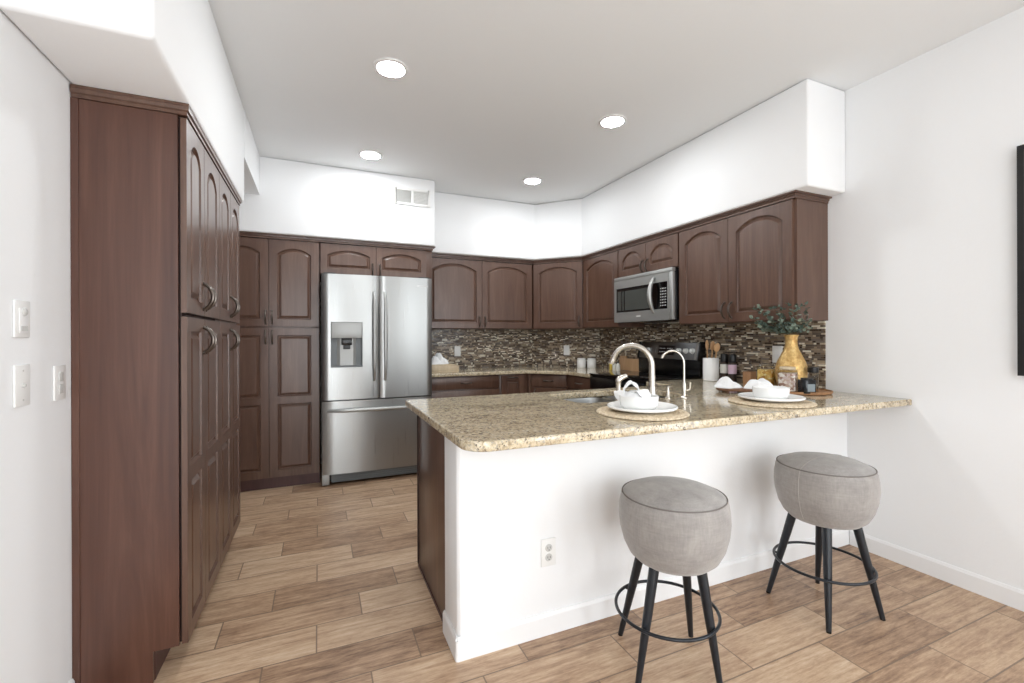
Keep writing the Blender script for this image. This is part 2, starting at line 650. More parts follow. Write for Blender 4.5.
# right wall with the patio door opening behind the camera
wr = MB()
wr.box(XR, XR + T, -0.25, YB + T, 0, CEIL)
wr.box(XR, XR + T, YF - T, -2.45, 0, CEIL)
wr.box(XR, XR + T, -2.45, -0.25, 2.3, CEIL)
wr.box(XR, XR + T, -2.45, -0.25, 0, 0.2)
struct('wall_right', wr, 'wall')
struct('wall_back', MB().box(XL, XR, YB, YB + T, 0, CEIL), 'wall')
wf = MB()
for a, b in ((XL, -0.72), (-0.06, 0.74), (1.11, 2.23), (2.67, XR)):
    wf.box(a, b, YF - T, YF, 0, CEIL)
for a, b in ((-0.72, -0.06), (0.74, 1.11), (2.23, 2.67)):  # unseen openings added for the daylight lamps
    wf.box(a, b, YF - T, YF, 0, 0.12)
    wf.box(a, b, YF - T, YF, 2.38, CEIL)
struct('wall_front', wf, 'wall')
# diagonal wall across the back right corner
DA, DB = Vector((2.365, YB)), Vector((XR, 4.259))
struct('wall_corner', MB().prism([tuple(DA), (XR, YB), tuple(DB)], 0, CEIL - 0.001), 'wall')
# dropped soffits
SB = 2.122
struct('trim_1', MB().box(XL, -0.437, 1.60, 3.335, SB - 0.001, CEIL - 0.001), 'wall', 0.018, 3)
struct('trim_2', MB().box(XL, -0.437, 3.336, 4.154, 2.425, CEIL - 0.001), 'wall')
struct('trim_3', MB().box(XL, 1.014, 4.155, YB - 0.001, SB, CEIL - 0.001), 'wall', 0.012, 3)
struct('trim_4', MB().prism([(1.015, YB - .001), (1.015, 4.462), (2.215, 4.462), (2.585, 4.075), (2.585, 1.674),
                             (XR - .001, 1.674), (XR - .001, YB - .001)], SB, CEIL - 0.001), 'wall', 0.015, 3)
# half wall that carries the breakfast bar
hw = MB().prism([(0.49, 1.86), (0.49, 1.682), (0.502, 1.670), (XR - .001, 1.670), (XR - .001, 1.86)], 0, 0.8765)
struct('wall_peninsula', hw, 'wall', 0.004)


def base_profile(mb, p0, p1, nrm, h=0.092, d=0.010):
    """baseboard from p0 to p1, nrm points into the room"""
    x0, y0 = p0
    x1, y1 = p1
    nx, ny = nrm
    prof = [(0, 0), (d, 0), (d, h - 0.014), (d * 0.45, h), (0, h)]
    vs = [(x0 + nx * a, y0 + ny * a, z) for a, z in prof] + [(x1 + nx * a, y1 + ny * a, z) for a, z in prof]
    n = len(prof)
    fs = [tuple(range(n)), tuple(range(2 * n - 1, n - 1, -1))] + [(i, n + i, n + (i + 1) % n, (i + 1) % n) for i in range(n)]
    mb.add(vs, fs)


b = MB()
base_profile(b, (XR, -0.25), (XR, 1.657), (-1, 0))
struct('baseboard_right', b, 'trim')
b = MB()
base_profile(b, (0.49, 1.67), (XR, 1.67), (0, -1))
base_profile(b, (0.49, 1.86), (0.49, 1.67), (-1, 0))
b.prism([(0.49, 1.67), (0.480, 1.67), (0.483, 1.663), (0.49, 1.660)], 0, 0.078)
struct('baseboard_peninsula', b, 'trim')
b = MB()
base_profile(b, (XL, -2.9), (XL, 1.995), (1, 0))
struct('baseboard_left', b, 'trim')

# mosaic backsplash, three facets; local x runs along the wall
def splash(name, p0, p1, z0, z1):
    d = Vector(p1) - Vector(p0)
    L = d.length
    o = MB().box(0, L, -0.008, 0, z0, z1).build(name, 'mosaic', kind='structure')
    o.location = (p0[0], p0[1], 0)
    o.rotation_euler = (0, 0, math.atan2(d.y, d.x))
    return o


splash('trim_5', (0.99, YB), (2.362, YB), 0.912, 1.36)
splash('trim_6', (DA.x, DA.y), (DB.x, DB.y), 0.912, 1.36)
splash('trim_7', (XR, 4.256), (XR, 1.797), 0.912, 1.385)


# ------------------------------------------------------------------ cabinets
def handle_at(parent, x, z, L=0.108, vertical=True, y=0.0):
    """bow pull on a door front; door front is at local y = y facing -Y"""
    mb = MB()
    n = 15
    pts, rad = [], []
    for i in range(n):
        t = i / (n - 1)
        s = (t - 0.5) * L
        out = -0.002 - 0.033 * math.sin(PI * t) ** 0.7
        pts.append((x, y + out, z + s) if vertical else (x + s, y + out, z))
        rad.append(0.0042 + 0.0026 * math.sin(PI * t) + (0.0012 if i % 2 else 0))
    mb.tube(pts, rad, 8)
    for e in (-0.5, 0.5):
        px, pz = (x, z + e * L) if vertical else (x + e * L, z)
        mb.lathe([(0.0085, 0), (0.0085, 0.003), (0.005, 0.006)], 12, (px, y, pz), 'Y')
    return mb.build('handle', 'bronze', parent, smooth=True)


def panel_section(mb, x0, x1, z0, z1, ml, mr, mt, mbm, arch, yf):
    """front face of a door section with a raised panel; arch = rise of the arched top (0 = square)"""
    a0, a1, b0, b1 = x0 + ml, x1 - mr, z0 + mbm, z1 - mt
    N = 14 if arch else 2

    def loop(d, y):
        L, R, B = a0 + d, a1 - d, b0 + d
        pts = [(L, y, B), (R, y, B)]
        cx, hw_ = (a0 + a1) / 2, (a1 - a0) / 2 - d
        for i in range(N + 1):
            t = i / N
            xx = R - (R - L) * t
            if arch:
                # segmental arch through springs at b1-arch and apex b1, moved down by d
                rr = (((a1 - a0) / 2) ** 2 + arch ** 2) / (2 * arch)
                zz = b1 - rr + math.sqrt(max((rr - d) ** 2 - (xx - cx) ** 2, 1e-9))
            else:
                zz = b1 - d
            pts.append((xx, y, zz))
        return pts
    outer = [(x0, yf, z0), (x1, yf, z0)]
    l0 = loop(0, yf)
    for i in range(N + 1):
        xx = x1 if i == 0 else x0 if i == N else l0[2 + i][0]
        outer.append((xx, yf, z1))
    loops = [outer, l0, loop(0.0025, yf + 0.008), loop(0.009, yf + 0.0135), loop(0.0125, yf + 0.0135),
             loop(0.027, yf + 0.003), loop(0.030, yf + 0.0015)]
    n = len(outer)
    vs = [p for lp in loops for p in lp]
    fs = []
    for k in range(len(loops) - 1):
        for i in range(n):
            j = (i + 1) % n
            fs.append((k * n + i, k * n + j, (k + 1) * n + j, (k + 1) * n + i))
    k = (len(loops) - 1) * n
    fs.append(tuple(k + i for i in range(n)))
    mb.add(vs, fs)


def door(parent, x0, x1, z0, z1, handle=None, sections=None, arch=0.0, th=0.019, name='door', rail=0.062, atop=0.045):
    """door front at local y=-th, back at y=0. sections: list of (z0,z1,arch)"""
    g = 0.0024
    x0 += g
    x1 -= g
    z0 += g
    z1 -= g
    if sections is None:
        sections = [(z0, z1, arch)]
    else:
        sections = [(max(a, z0), min(b_, z1), c) for a, b_, c in sections]
    mb = MB()
    for i, (a, b_, c) in enumerate(sections):
        top = i == len(sections) - 1
        bot = i == 0
        mt = (rail if not c else atop) if top else rail / 2
        panel_section(mb, x0, x1, a, b_, rail, rail, mt, rail if bot else rail / 2, c, -th)
    # sides and back
    zs = [s[0] for s in sections] + [sections[-1][1]]
    for xx, fl in ((x0, 0), (x1, 1)):
        for i in range(len(zs) - 1):
            mb.add([(xx, -th, zs[i]), (xx, 0, zs[i]), (xx, 0, zs[i + 1]), (xx, -th, zs[i + 1])], [(0, 1, 2, 3)])
    for i in range(len(zs) - 1):
        mb.add([(x0, 0, zs[i]), (x1, 0, zs[i]), (x1, 0, zs[i + 1]), (x0, 0, zs[i + 1])], [(0, 1, 2, 3)])
    mb.add([(x0, -th, zs[0]), (x1, -th, zs[0]), (x1, 0, zs[0]), (x0, 0, zs[0])], [(0, 1, 2, 3)])
    # top strip follows the arch sampling of the last section
    c = sections[-1][2]
    N = 14 if c else 2
    a0, a1 = x0 + rail, x1 - rail
    xs = [x1] + [a1 - (a1 - a0) * i / N for i in range(1, N)] + [x0]
    for i in range(len(xs) - 1):
        mb.add([(xs[i], -th, zs[-1]), (xs[i + 1], -th, zs[-1]), (xs[i + 1], 0, zs[-1]), (xs[i], 0, zs[-1])], [(0, 1, 2, 3)])
    o = mb.build(name, 'wood', parent)
    me = o.data
    for p in me.polygons:
        p.use_smooth = True
    me.set_sharp_from_angle(angle=0.35)
    if handle:
        hx, hz, vert = handle
        handle_at(o, hx, hz, vertical=vert, y=-th)
    return o


def drawer(parent, x0, x1, z0, z1, handle=True, th=0.019):
    g = 0.0015
    o = MB().box(x0 + g, x1 - g, -th, 0, z0 + g, z1 - g).build('drawer', 'wood', parent, 0.004)
    if handle:
        handle_at(o, (x0 + x1) / 2, (z0 + z1) / 2, 0.1, False, -th)
    return o


def carcass(parent, x0, x1, depth, z0, z1, m='wood', name='carcass'):
    return MB().box(x0, x1, 0.0005, depth, z0, z1).build(name, m, parent, 0.001)


R90 = PI / 2
# --- left run of tall pantry cabinets: face X = -0.462, facing +X.  local x -> world Y
GL = 'tall pantry cabinets along the left wall'
for i, (ya, ym, yb) in enumerate(((2.002, 2.288, 2.606), (2.606, 2.914, 3.222))):
    lab = ('tall dark wood pantry cabinet nearest the camera at left, with wide flat end panel' if i == 0 else
           'second tall dark wood pantry cabinet on the left wall, just beyond the nearest one')
    t = thing('tall_pantry_cabinet', lab, 'cabinet', (-0.469, ya, 0), R90)
    W = yb - ya
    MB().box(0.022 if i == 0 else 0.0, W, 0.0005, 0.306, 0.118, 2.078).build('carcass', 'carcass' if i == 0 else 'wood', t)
    m_ = ym - ya
    d = [(0.004 if i == 0 else 0, m_, m_ - 0.026), (m_, W, m_ + 0.026)]
    for x0, x1, hx in d:
        door(t, x0, x1, 1.345, 2.075, (hx, 1.43, True), arch=0.062, rail=0.055, atop=0.06)
        door(t, x0, x1, 0.115, 1.335, (hx, 1.245, True), sections=[(0.115, 0.735, 0), (0.735, 1.335, 0)], rail=0.055)
    MB().box(0.02, W, 0.084, 0.10, 0.0, 0.117).build('toe_kick', 'toe', t)
    if i == 0:
        # finished end panel with toe notch (in the plane local x = 0)
        pts = [(0.306, 0.0), (0.085, 0.0), (0.085, 0.116), (0.007, 0.116), (0.007, 2.0775), (0.306, 2.0775)]
        e = MB()
        n = len(pts)
        e.add([(0.0, y, z) for y, z in pts] + [(0.0115, y, z) for y, z in pts],
              [tuple(range(n)), tuple(range(2 * n - 1, n - 1, -1))] + [(k, n + k, n + (k + 1) % n, (k + 1) % n) for k in range(n)])
        e.build('end_panel', 'panelwood', t, label='reddish veneered end panel')
        MB().box(-0.004, 0.004, 0.287, 0.3075, 0, 2.0775).build('scribe_strip', 'panelwood', t)


def crown(name, path, label, z0=2.085, z1=2.1215, ext=0.026, caps=True):
    """stepped crown moulding following a plan path (left side of travel = outward)"""
    prof = [(0, z0), (0.004, z0), (0.004, z0 + 0.012), (0.010, z0 + 0.016), (0.012, z0 + 0.028),
            (ext * 0.85, z1 - 0.010), (ext, z1 - 0.008), (ext, z1), (-0.02, z1), (-0.02, z0)]
    P = [Vector(p) for p in path]
    rings = []
    for i, p in enumerate(P):
        if i == 0:
            d = (P[1] - P[0]).normalized()
            nn = Vector((d.y, -d.x))
        elif i == len(P) - 1:
            d = (P[-1] - P[-2]).normalized()
            nn = Vector((d.y, -d.x))
        else:
            d0, d1 = (P[i] - P[i - 1]).normalized(), (P[i + 1] - P[i]).normalized()
            n0, n1 = Vector((d0.y, -d0.x)), Vector((d1.y, -d1.x))
            nn = (n0 + n1).normalized()
            nn = nn / max(nn.dot(n0), 0.3)
        rings.append([(p.x + nn.x * a, p.y + nn.y * a, z) for a, z in prof])
    k = len(prof)
    vs = [q for r in rings for q in r]
    fs = []
    for i in range(len(rings) - 1):
        for j in range(k):
            fs.append((i * k + j, i * k + (j + 1) % k, (i + 1) * k + (j + 1) % k, (i + 1) * k + j))
    fs.append(tuple(range(k)))
    fs.append(tuple(range(len(vs) - 1, len(vs) - 1 - k, -1)))
    o = MB().add(vs, fs).build(name, 'wood')
    return tag(o, label, 'molding')


crown('crown_molding', [(-0.774, 2.001), (-0.450, 2.001), (-0.450, 3.222)],
      'dark crown molding wrapping the top of the tall left cabinets', z0=2.079, z1=2.1195, ext=0.012)

# --- back pantry, face Y = 4.2
t = thing('tall_pantry_cabinet', 'tall dark wood pantry cabinet on the back wall, left of the refrigerator', 'cabinet', (-0.77, 4.219, 0))
carcass(t, 0, 0.778, 0.62, 0.09, 2.084)
for x0, x1, hx in ((0.004, 0.391, 0.366), (0.391, 0.774, 0.416)):
    door(t, x0, x1, 1.352, 2.081, (hx, 1.43, True), arch=0.050, rail=0.06, atop=0.066)
    door(t, x0, x1, 0.092, 1.342, (hx, 1.265, True), sections=[(0.092, 0.735, 0), (0.735, 1.342, 0)], rail=0.06)
MB().box(0, 0.778, 0.006, 0.03, 0, 0.088).build('toe_kick', 'toe', t)
t = thing('bridge_cabinet', 'short wide dark wood cabinet with two arched doors above the refrigerator', 'cabinet', (0.010, 4.219, 1.815))
MB().box(0, 0.985, 0.0005, 0.62, 0, 0.269).build('carcass', 'wood', t, 0.001)
door(t, 0.008, 0.470, 0.003, 0.266, (0.438, 0.052, True), arch=0.045, rail=0.05, atop=0.05)
door(t, 0.470, 0.930, 0.003, 0.266, (0.502, 0.052, True), arch=0.045, rail=0.05, atop=0.05)
crown('crown_molding', [(-0.77, 4.2), (0.995, 4.2), (0.995, 4.50)], 'dark crown molding above the refrigerator and back pantry')

# --- upper cabinets on the back wall, face Y 4.53
UZ0, UZ1 = 1.352, 2.084
FY = 4.549
t = thing('upper_cabinet', 'wall cabinet with two wide arched doors just right of the refrigerator', 'cabinet', (0.998, FY, UZ0))
MB().box(0, 1.222, 0.0005, YB - FY - 0.002, 0, UZ1 - UZ0).build('carcass', 'wood', t, 0.001)
door(t, 0.004, 0.616, 0.004, UZ1 - UZ0 - .002, (0.585, 0.075, True), arch=0.068, rail=0.06)
door(t, 0.616, 1.214, 0.004, UZ1 - UZ0 - .002, (0.648, 0.075, True), arch=0.068, rail=0.06)
# --- diagonal corner cabinet
A = Vector((2.222, 4.530))
B = Vector((2.620, 4.115))
dv = (B - A)
DL = dv.length
ang = math.atan2(dv.y, dv.x)
t = thing('corner_wall_cabinet', 'angled corner wall cabinet with one arched door above the white canisters', 'cabinet', (A.x, A.y, UZ0), ang)
u = dv.normalized()
nrm = Vector((-u.y, u.x))     # towards the corner
def loc2(p):
    q = Vector(p) - A
    return (q.dot(u), q.dot(nrm))
pts = [loc2(p) for p in ((2.236, 4.546), (2.236, 4.846), (2.36, 4.846), (2.932, 4.255), (2.932, 4.128), (2.634, 4.128))]
MB().prism([(0.004, 0.0195), (DL - 0.004, 0.0195)] + pts[::-1][0:0] + [pts[5], pts[4], pts[3], pts[2], pts[1], pts[0]], 0, UZ1 - UZ0).build('carcass', 'wood', t)
dd = door(t, 0.006, DL - 0.006, 0.004, UZ1 - UZ0 - .002, (DL - 0.04, 0.075, True), arch=0.062, rail=0.06)
dd.location.y = 0.019
# --- upper cabinets on the right wall: face X 2.62, facing -X ; local x -> -Y
def right_cab(name, label, ya, yb, z0, z1, doors, arch, rail=0.06, atop=0.045):
    """ya > yb"""
    t = thing(name, label, 'cabinet', (2.639, ya, z0), -R90)
    MB().box(0, ya - yb, 0.0005, XR - 2.639 - .002, 0, z1 - z0).build('carcass', 'wood', t, 0.001)
    for x0, x1, h in doors:
        door(t, x0, x1, 0.004, z1 - z0 - .002, h, arch=arch, rail=rail, atop=atop)
    return t


right_cab('upper_cabinet', 'narrow wall cabinet with one arched door between corner cabinet and microwave', 4.112, 3.500, UZ0, UZ1,
          [(0.004, 0.608, None)], 0.068)
right_cab('bridge_cabinet', 'short dark wood cabinet with two small arched doors above the microwave', 3.499, 2.722, 1.815, UZ1,
          [(0.004, 0.388, (0.360, 0.06, True)), (0.388, 0.773, (0.416, 0.06, True))], 0.075, 0.055)
t = right_cab('upper_cabinet', 'tall wall cabinet with two arched doors above the gold vase, near the right wall', 2.721, 1.786, UZ0, UZ1,
              [(0.004, 0.466, (0.437, 0.085, True)), (0.466, 0.928, (0.495, 0.085, True))], 0.064)
MB().box(0.9355, 0.941, 0.003, XR - 2.639 - .003, 0, UZ1 - UZ0).build('end_panel', 'wood', t)
crown('crown_molding', [(1.028, 4.53), (2.222, 4.53), (2.620, 4.115), (2.620, 1.780), (2.934, 1.780)],
      'dark crown molding running over the wall cabinets around the back right corner')

# --- base cabinets
BZ0, BZ1 = 0.10, 0.8765
BY = 4.259
t = thing('base_cabinet', 'base cabinet with wide drawer beside the refrigerator, under the back counter', 'cabinet', (0.985, BY, 0))
MB().box(0, 0.717, 0.0005, YB - BY - .01, BZ0, BZ1).build('carcass', 'wood', t, 0.001)
drawer(t, 0.004, 0.712, 0.745, 0.866)
drawer(t, 0.004, 0.712, 0.43, 0.735)
drawer(t, 0.004, 0.712, 0.115, 0.42)
MB().box(0, 0.717, 0.06, 0.075, 0, 0.099).build('toe_kick', 'toe', t)
t = thing('base_cabinet', 'narrow base cabinet with one raised panel door under the back counter', 'cabinet', (1.704, BY, 0))
MB().box(0, 0.32, 0.0005, YB - BY - .01, BZ0, BZ1).build('carcass', 'wood', t, 0.001)
door(t, 0.012, 0.275, 0.115, 0.866, (0.142, 0.842, False), rail=0.05)
MB().box(0, 0.32, 0.06, 0.075, 0, 0.099).build('toe_kick', 'toe', t)
A2, B2 = Vector((2.045, 4.235)), Vector((2.320, 3.955))
dv = B2 - A2
u2 = dv.normalized()
n2 = Vector((-u2.y, u2.x))
L2 = dv.length
t = thing('corner_base_cabinet', 'angled corner base cabinet with a drawer, below the white canisters', 'cabinet', (A2.x, A2.y, 0), math.atan2(dv.y, dv.x))
def l2(p):
    q = Vector(p) - A2
    return (q.dot(u2), q.dot(n2))
cp = [l2(p) for p in ((2.335, 3.957), (2.92, 3.957), (2.92, 4.24), (2.34, 4.83), (2.03, 4.83), (2.03, 4.25))]
MB().prism([(0.002, 0.0195), (L2 - 0.002, 0.0195)] + cp, BZ0, BZ1).build('carcass', 'wood', t)
o = drawer(t, 0.006, L2 - 0.006, 0.745, 0.866)
o.location.y = 0.019
o = door(t, 0.006, L2 - 0.006, 0.115, 0.735, (0.05, 0.66, True), rail=0.055)
o.location.y = 0.019
MB().box(0.02, L2 - 0.02, 0.08, 0.095, 0, 0.099).build('toe_kick', 'toe', t)
t = thing('base_cabinet', 'base cabinet with a drawer between the angled corner and the range', 'cabinet', (2.344, 3.954, 0), -R90)
MB().box(0, 0.452, 0.0005, XR - 2.344 - .01, BZ0, BZ1).build('carcass', 'wood', t, 0.001)
drawer(t, 0.004, 0.448, 0.745, 0.866)
door(t, 0.004, 0.448, 0.115, 0.735, (0.05, 0.66, True), rail=0.055)
MB().box(0, 0.452, 0.06, 0.075, 0, 0.099).build('toe_kick', 'toe', t)
t = thing('base_cabinet', 'narrow base cabinet under the counter between the range and the peninsula', 'cabinet', (2.344, 2.728, 0), -R90)
MB().box(0, 0.262, 0.0005, XR - 2.344 - .01, BZ0, BZ1).build('carcass', 'wood', t, 0.001)
door(t, 0.004, 0.258, 0.115, 0.866, (0.22, 0.78, True), rail=0.05)
MB().box(0, 0.262, 0.06, 0.075, 0, 0.099).build('toe_kick', 'toe', t)
# peninsula cabinet faces +Y (kitchen side)
t = thing('peninsula_cabinet', 'long base cabinet of the peninsula behind the white half wall', 'cabinet', (XR - 0.003, 2.436, 0), PI)
PW = XR - 0.003 - 0.518
mb = MB()
mb.box(0, PW, 0.0005, 0.018, BZ0, BZ1)
mb.box(0, PW, 0.552, 0.570, BZ0, BZ1)
mb.box(0, PW, 0.018, 0.552, BZ0, BZ0 + 0.018)
for xx in (0, 0.86, 1.74, PW - 0.018):
    mb.box(xx, xx + 0.018, 0.018, 0.552, BZ0 + 0.018, BZ1)
mb.build('carcass', 'wood', t)
for k in range(4):
    x0 = 0.62 + k * 0.44
    door(t, x0, x0 + 0.44, 0.115, 0.866, (x0 + (0.40 if k % 2 == 0 else 0.04), 0.78, True), rail=0.055)
MB().box(0.6, PW, 0.06, 0.075, 0, 0.099).build('toe_kick', 'toe', t)
e = MB()
e.box(PW + 0.001, PW + 0.019, -0.018, 0.574, 0.0, 0.8765)
e.build('end_panel', 'wood', t, 0.001)
MB().box(PW + 0.0195, PW + 0.0225, -0.020, 0.574, 0, 0.018).build('shoe_strip', 'toe', t)
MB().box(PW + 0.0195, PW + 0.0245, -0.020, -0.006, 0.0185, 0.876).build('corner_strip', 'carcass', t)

# ------------------------------------------------------------------ countertops
CZ0, CZ1 = 0.8775, 0.912
XRc = XR - 0.009
outline = []
cx, cy, r = 0.432 + 0.09, 1.358 + 0.09, 0.09
for k in range(9):
    a = PI + PI / 2 * k / 8
    outline.append((cx + r * math.cos(a), cy + r * math.sin(a)))
outline += [(XR - 0.001, 1.352), (XR - 0.001, 1.795), (XRc, 1.80), (XRc, 2.728), (2.302, 2.728), (2.302, 2.482)]
outline += [(0.452, 2.482), (0.432, 2.462)]
SX0, SX1, SY0, SY1 = 1.235, 1.99, 1.955, 2.36
me = curve_slab(outline, [rrect(SX0, SX1, SY0, SY1, 0.07)[::-1]], CZ0, CZ1)
me.materials.append(M['granite'])
for p in me.polygons:
    p.use_smooth = True
me.set_sharp_from_angle(angle=0.6)
o = bpy.data.objects.new('countertop', me)
C.objects.link(o)
tag(o, 'speckled beige granite breakfast bar countertop with the sink, on the white half wall', 'countertop')
back = [(0.985, 4.215), (2.00, 4.215), (2.302, 3.905), (2.302, 3.502), (XRc, 3.502), (XRc, 4.251),
        (2.356, YB - 0.010), (0.985, YB - 0.010)]
me = curve_slab(back, [], CZ0, CZ1)
me.materials.append(M['granite'])
for p in me.polygons:
    p.use_smooth = True
me.set_sharp_from_angle(angle=0.6)
o = bpy.data.objects.new('countertop', me)
C.objects.link(o)
tag(o, 'beige granite countertop along the back wall from refrigerator to range', 'countertop')

# ------------------------------------------------------------------ sink and faucets
t = thing('kitchen_sink', 'stainless steel undermount double bowl sink set in the granite bar', 'sink', (1.61, 2.155, CZ0))
def bowl(x0, x1, y0, y1, depth):
    mb = MB()
    rings = [(rrect(x0 - 0.012, x1 + 0.012, y0 - 0.012, y1 + 0.012, 0.075), -0.001), (rrect(x0, x1, y0, y1, 0.07), -0.001),
             (rrect(x0 + 0.003, x1 - 0.003, y0 + 0.003, y1 - 0.003, 0.07), -0.02),
             (rrect(x0 + 0.012, x1 - 0.012, y0 + 0.012, y1 - 0.012, 0.065), -depth + 0.03),
             (rrect(x0 + 0.03, x1 - 0.03, y0 + 0.03, y1 - 0.03, 0.06), -depth)]
    n = len(rings[0][0])
    vs = [(x, y, z) for ring, z in rings for x, y in ring]
    fs = []
    for k in range(len(rings) - 1):
        for i in range(n):
            fs.append((k * n + i, k * n + (i + 1) % n, (k + 1) * n + (i + 1) % n, (k + 1) * n + i))
    fs.append(tuple((len(rings) - 1) * n + i for i in range(n)))
    return mb.add(vs, fs)
bowl(-0.372, -0.012, -0.197, 0.201, 0.19).build('basin', 'basin', t, smooth=True)
bowl(0.012, 0.374, -0.197, 0.201, 0.19).build('basin', 'basin', t, smooth=True)
for dx in (-0.19, 0.19):
    MB().lathe([(0.042, 0), (0.042, 0.003), (0.03, 0.003), (0.026, 0.001), (0.0, 0.001)], 24, (dx, 0, -0.1895)).build('drain', 'steel_plain', t, smooth=True)

t = thing('kitchen_faucet', 'tall brushed nickel gooseneck faucet arching over the sink', 'faucet', (1.648, 1.907, CZ1))
MB().lathe([(0.030, 0.0005), (0.030, 0.006), (0.026, 0.010), (0.024, 0.03), (0.022, 0.055), (0.020, 0.075)], 28).build('base', 'nickel', t, smooth=True)
sd = Vector((-0.62, 0.78)).normalized()
pts, rad = [], []
for i in range(6):
    pts.append((0, 0, 0.07 + 0.115 * i / 5))
    rad.append(0.0185 - 0.003 * i / 5)
RR = 0.108
for i in range(1, 20):
    a = PI * 0.90 * i / 19
    q = RR * (1 - math.cos(a))
    pts.append((sd.x * q, sd.y * q, 0.185 + RR * 1.0 * math.sin(a)))
    rad.append(0.0155)
MB().tube(pts, rad, 16).build('spout', 'nickel', t, smooth=True)
e0, e1 = Vector(pts[-1]), Vector(pts[-1]) - Vector(pts[-2])
e1.normalize()
MB().tube([e0, e0 + e1 * 0.012, e0 + e1 * 0.03], [0.0165, 0.0175, 0.0165], 16).build('spray_head', 'nickel', t, smooth=True)
hd = Vector((0.5, 0.35, 0)).normalized()
MB().tube([hd * 0.018 + Vector((0, 0, 0.05)), hd * 0.045 + Vector((0, 0, 0.055)), hd * 0.10 + Vector((0, 0, 0.075))], [0.009, 0.008, 0.006], 10).build('handle', 'nickel', t, smooth=True)

t = thing('side_sprayer', 'short brushed nickel side sprayer left of the tall faucet', 'sprayer', (1.438, 1.920, CZ1))
MB().lathe([(0.022, 0.0005), (0.022, 0.004), (0.016, 0.012), (0.0135, 0.05), (0.0125, 0.085), (0.0135, 0.10)], 24).build('base', 'nickel', t, smooth=True)
MB().tube([(0, 0, 0.10), (0.0, 0.0, 0.112), (0.006, -0.001, 0.122), (0.022, -0.003, 0.128), (0.046, -0.006, 0.136)], [0.0135, 0.016, 0.0165, 0.014, 0.011], 14).build('spray_head', 'nickel', t, smooth=True)

t = thing('soap_dispenser', 'small nickel pump soap dispenser between the two faucets', 'soap dispenser', (1.775, 1.925, CZ1))
MB().lathe([(0.017, 0.0005), (0.017, 0.003), (0.011, 0.010), (0.009, 0.040), (0.0075, 0.048)], 20).build('base', 'nickel', t, smooth=True)
MB().tube([(0, 0, 0.045), (0, 0, 0.056), (0.014, 0.006, 0.064), (0.044, 0.018, 0.066), (0.056, 0.023, 0.060)], [0.0065, 0.0065, 0.006, 0.005, 0.0045], 10).build('pump', 'nickel', t, smooth=True)

t = thing('filter_faucet', 'thin chrome filtered water faucet with side lever, right of the main faucet', 'faucet', (1.882, 1.915, CZ1))
MB().lathe([(0.021, 0.0005), (0.021, 0.004), (0.013, 0.010), (0.0115, 0.03), (0.0115, 0.075), (0.008, 0.088)], 24).build('base', 'nickel', t, smooth=True)
pts = [(0, 0, 0.085 + 0.105 * i / 4) for i in range(5)]
sd = Vector((-0.80, 0.60)).normalized()
for i in range(1, 16):
    a = PI * 0.86 * i / 15
    q = 0.062 * (1 - math.cos(a))
    pts.append((sd.x * q, sd.y * q, 0.19 + 0.072 * math.sin(a)))
MB().tube(pts, 0.0062, 12).build('spout', 'nickel', t, smooth=True)
MB().tube([(0.010, -0.004, 0.040), (0.026, -0.010, 0.042), (0.032, -0.012, 0.050), (0.033, -0.0125, 0.085)], [0.006, 0.0045, 0.0045, 0.006], 10).build('lever', 'nickel', t, smooth=True)

# ------------------------------------------------------------------ refrigerator
t = thing('refrigerator', 'stainless steel french door refrigerator with ice and water dispenser', 'refrigerator', (0.021, 4.058, 0))
FW = 0.937
MB().box(0.004, FW - 0.004, 0.062, 0.70, 0.03, 1.785).build('body', 'darkgrey', t, 0.004)


def bowed(x0, x1, z0, z1, y0, y1, bow, gx0, gx1, hole=None, nx=16, full=(0, 1)):
    """door slab with a gently convex front over full width full=(X0,X1); optional rectangular hole"""
    xs = sorted(set([x0 + (x1 - x0) * i / nx for i in range(nx + 1)] + ([hole[0], hole[1]] if hole else [])))
    zs = [z0, z1] if not hole else [z0, hole[2], hole[3], z1]
    def yf(x):
        s = (x - full[0]) / (full[1] - full[0]) * 2 - 1
        e = 0.0
        for d_ in (x - x0, x1 - x):
            if d_ < 0.012:
                e += 0.010 * (1 - math.sqrt(max(0, 1 - (1 - d_ / 0.012) ** 2)))
        return y0 + bow * s * s + e
    mb = MB()
    for i in range(len(xs) - 1):
        for j in range(len(zs) - 1):
            if hole and xs[i] >= hole[0] - 1e-6 and xs[i + 1] <= hole[1] + 1e-6 and j == 1:
                continue
            a, b_ = xs[i], xs[i + 1]
            mb.add([(a, yf(a), zs[j]), (b_, yf(b_), zs[j]), (b_, yf(b_), zs[j + 1]), (a, yf(a), zs[j + 1])], [(0, 1, 2, 3)])
    for z in (z0, z1):
        for i in range(len(xs) - 1):
            a, b_ = xs[i], xs[i + 1]
            mb.add([(a, yf(a), z), (b_, yf(b_), z), (b_, y1, z), (a, y1, z)], [(0, 1, 2, 3)])
    for x in (x0, x1):
        for j in range(len(zs) - 1):
            mb.add([(x, yf(x), zs[j]), (x, y1, zs[j]), (x, y1, zs[j + 1]), (x, yf(x), zs[j + 1])], [(0, 1, 2, 3)])
    mb.add([(x0, y1, z0), (x1, y1, z0), (x1, y1, z1), (x0, y1, z1)], [(0, 1, 2, 3)])
    return mb


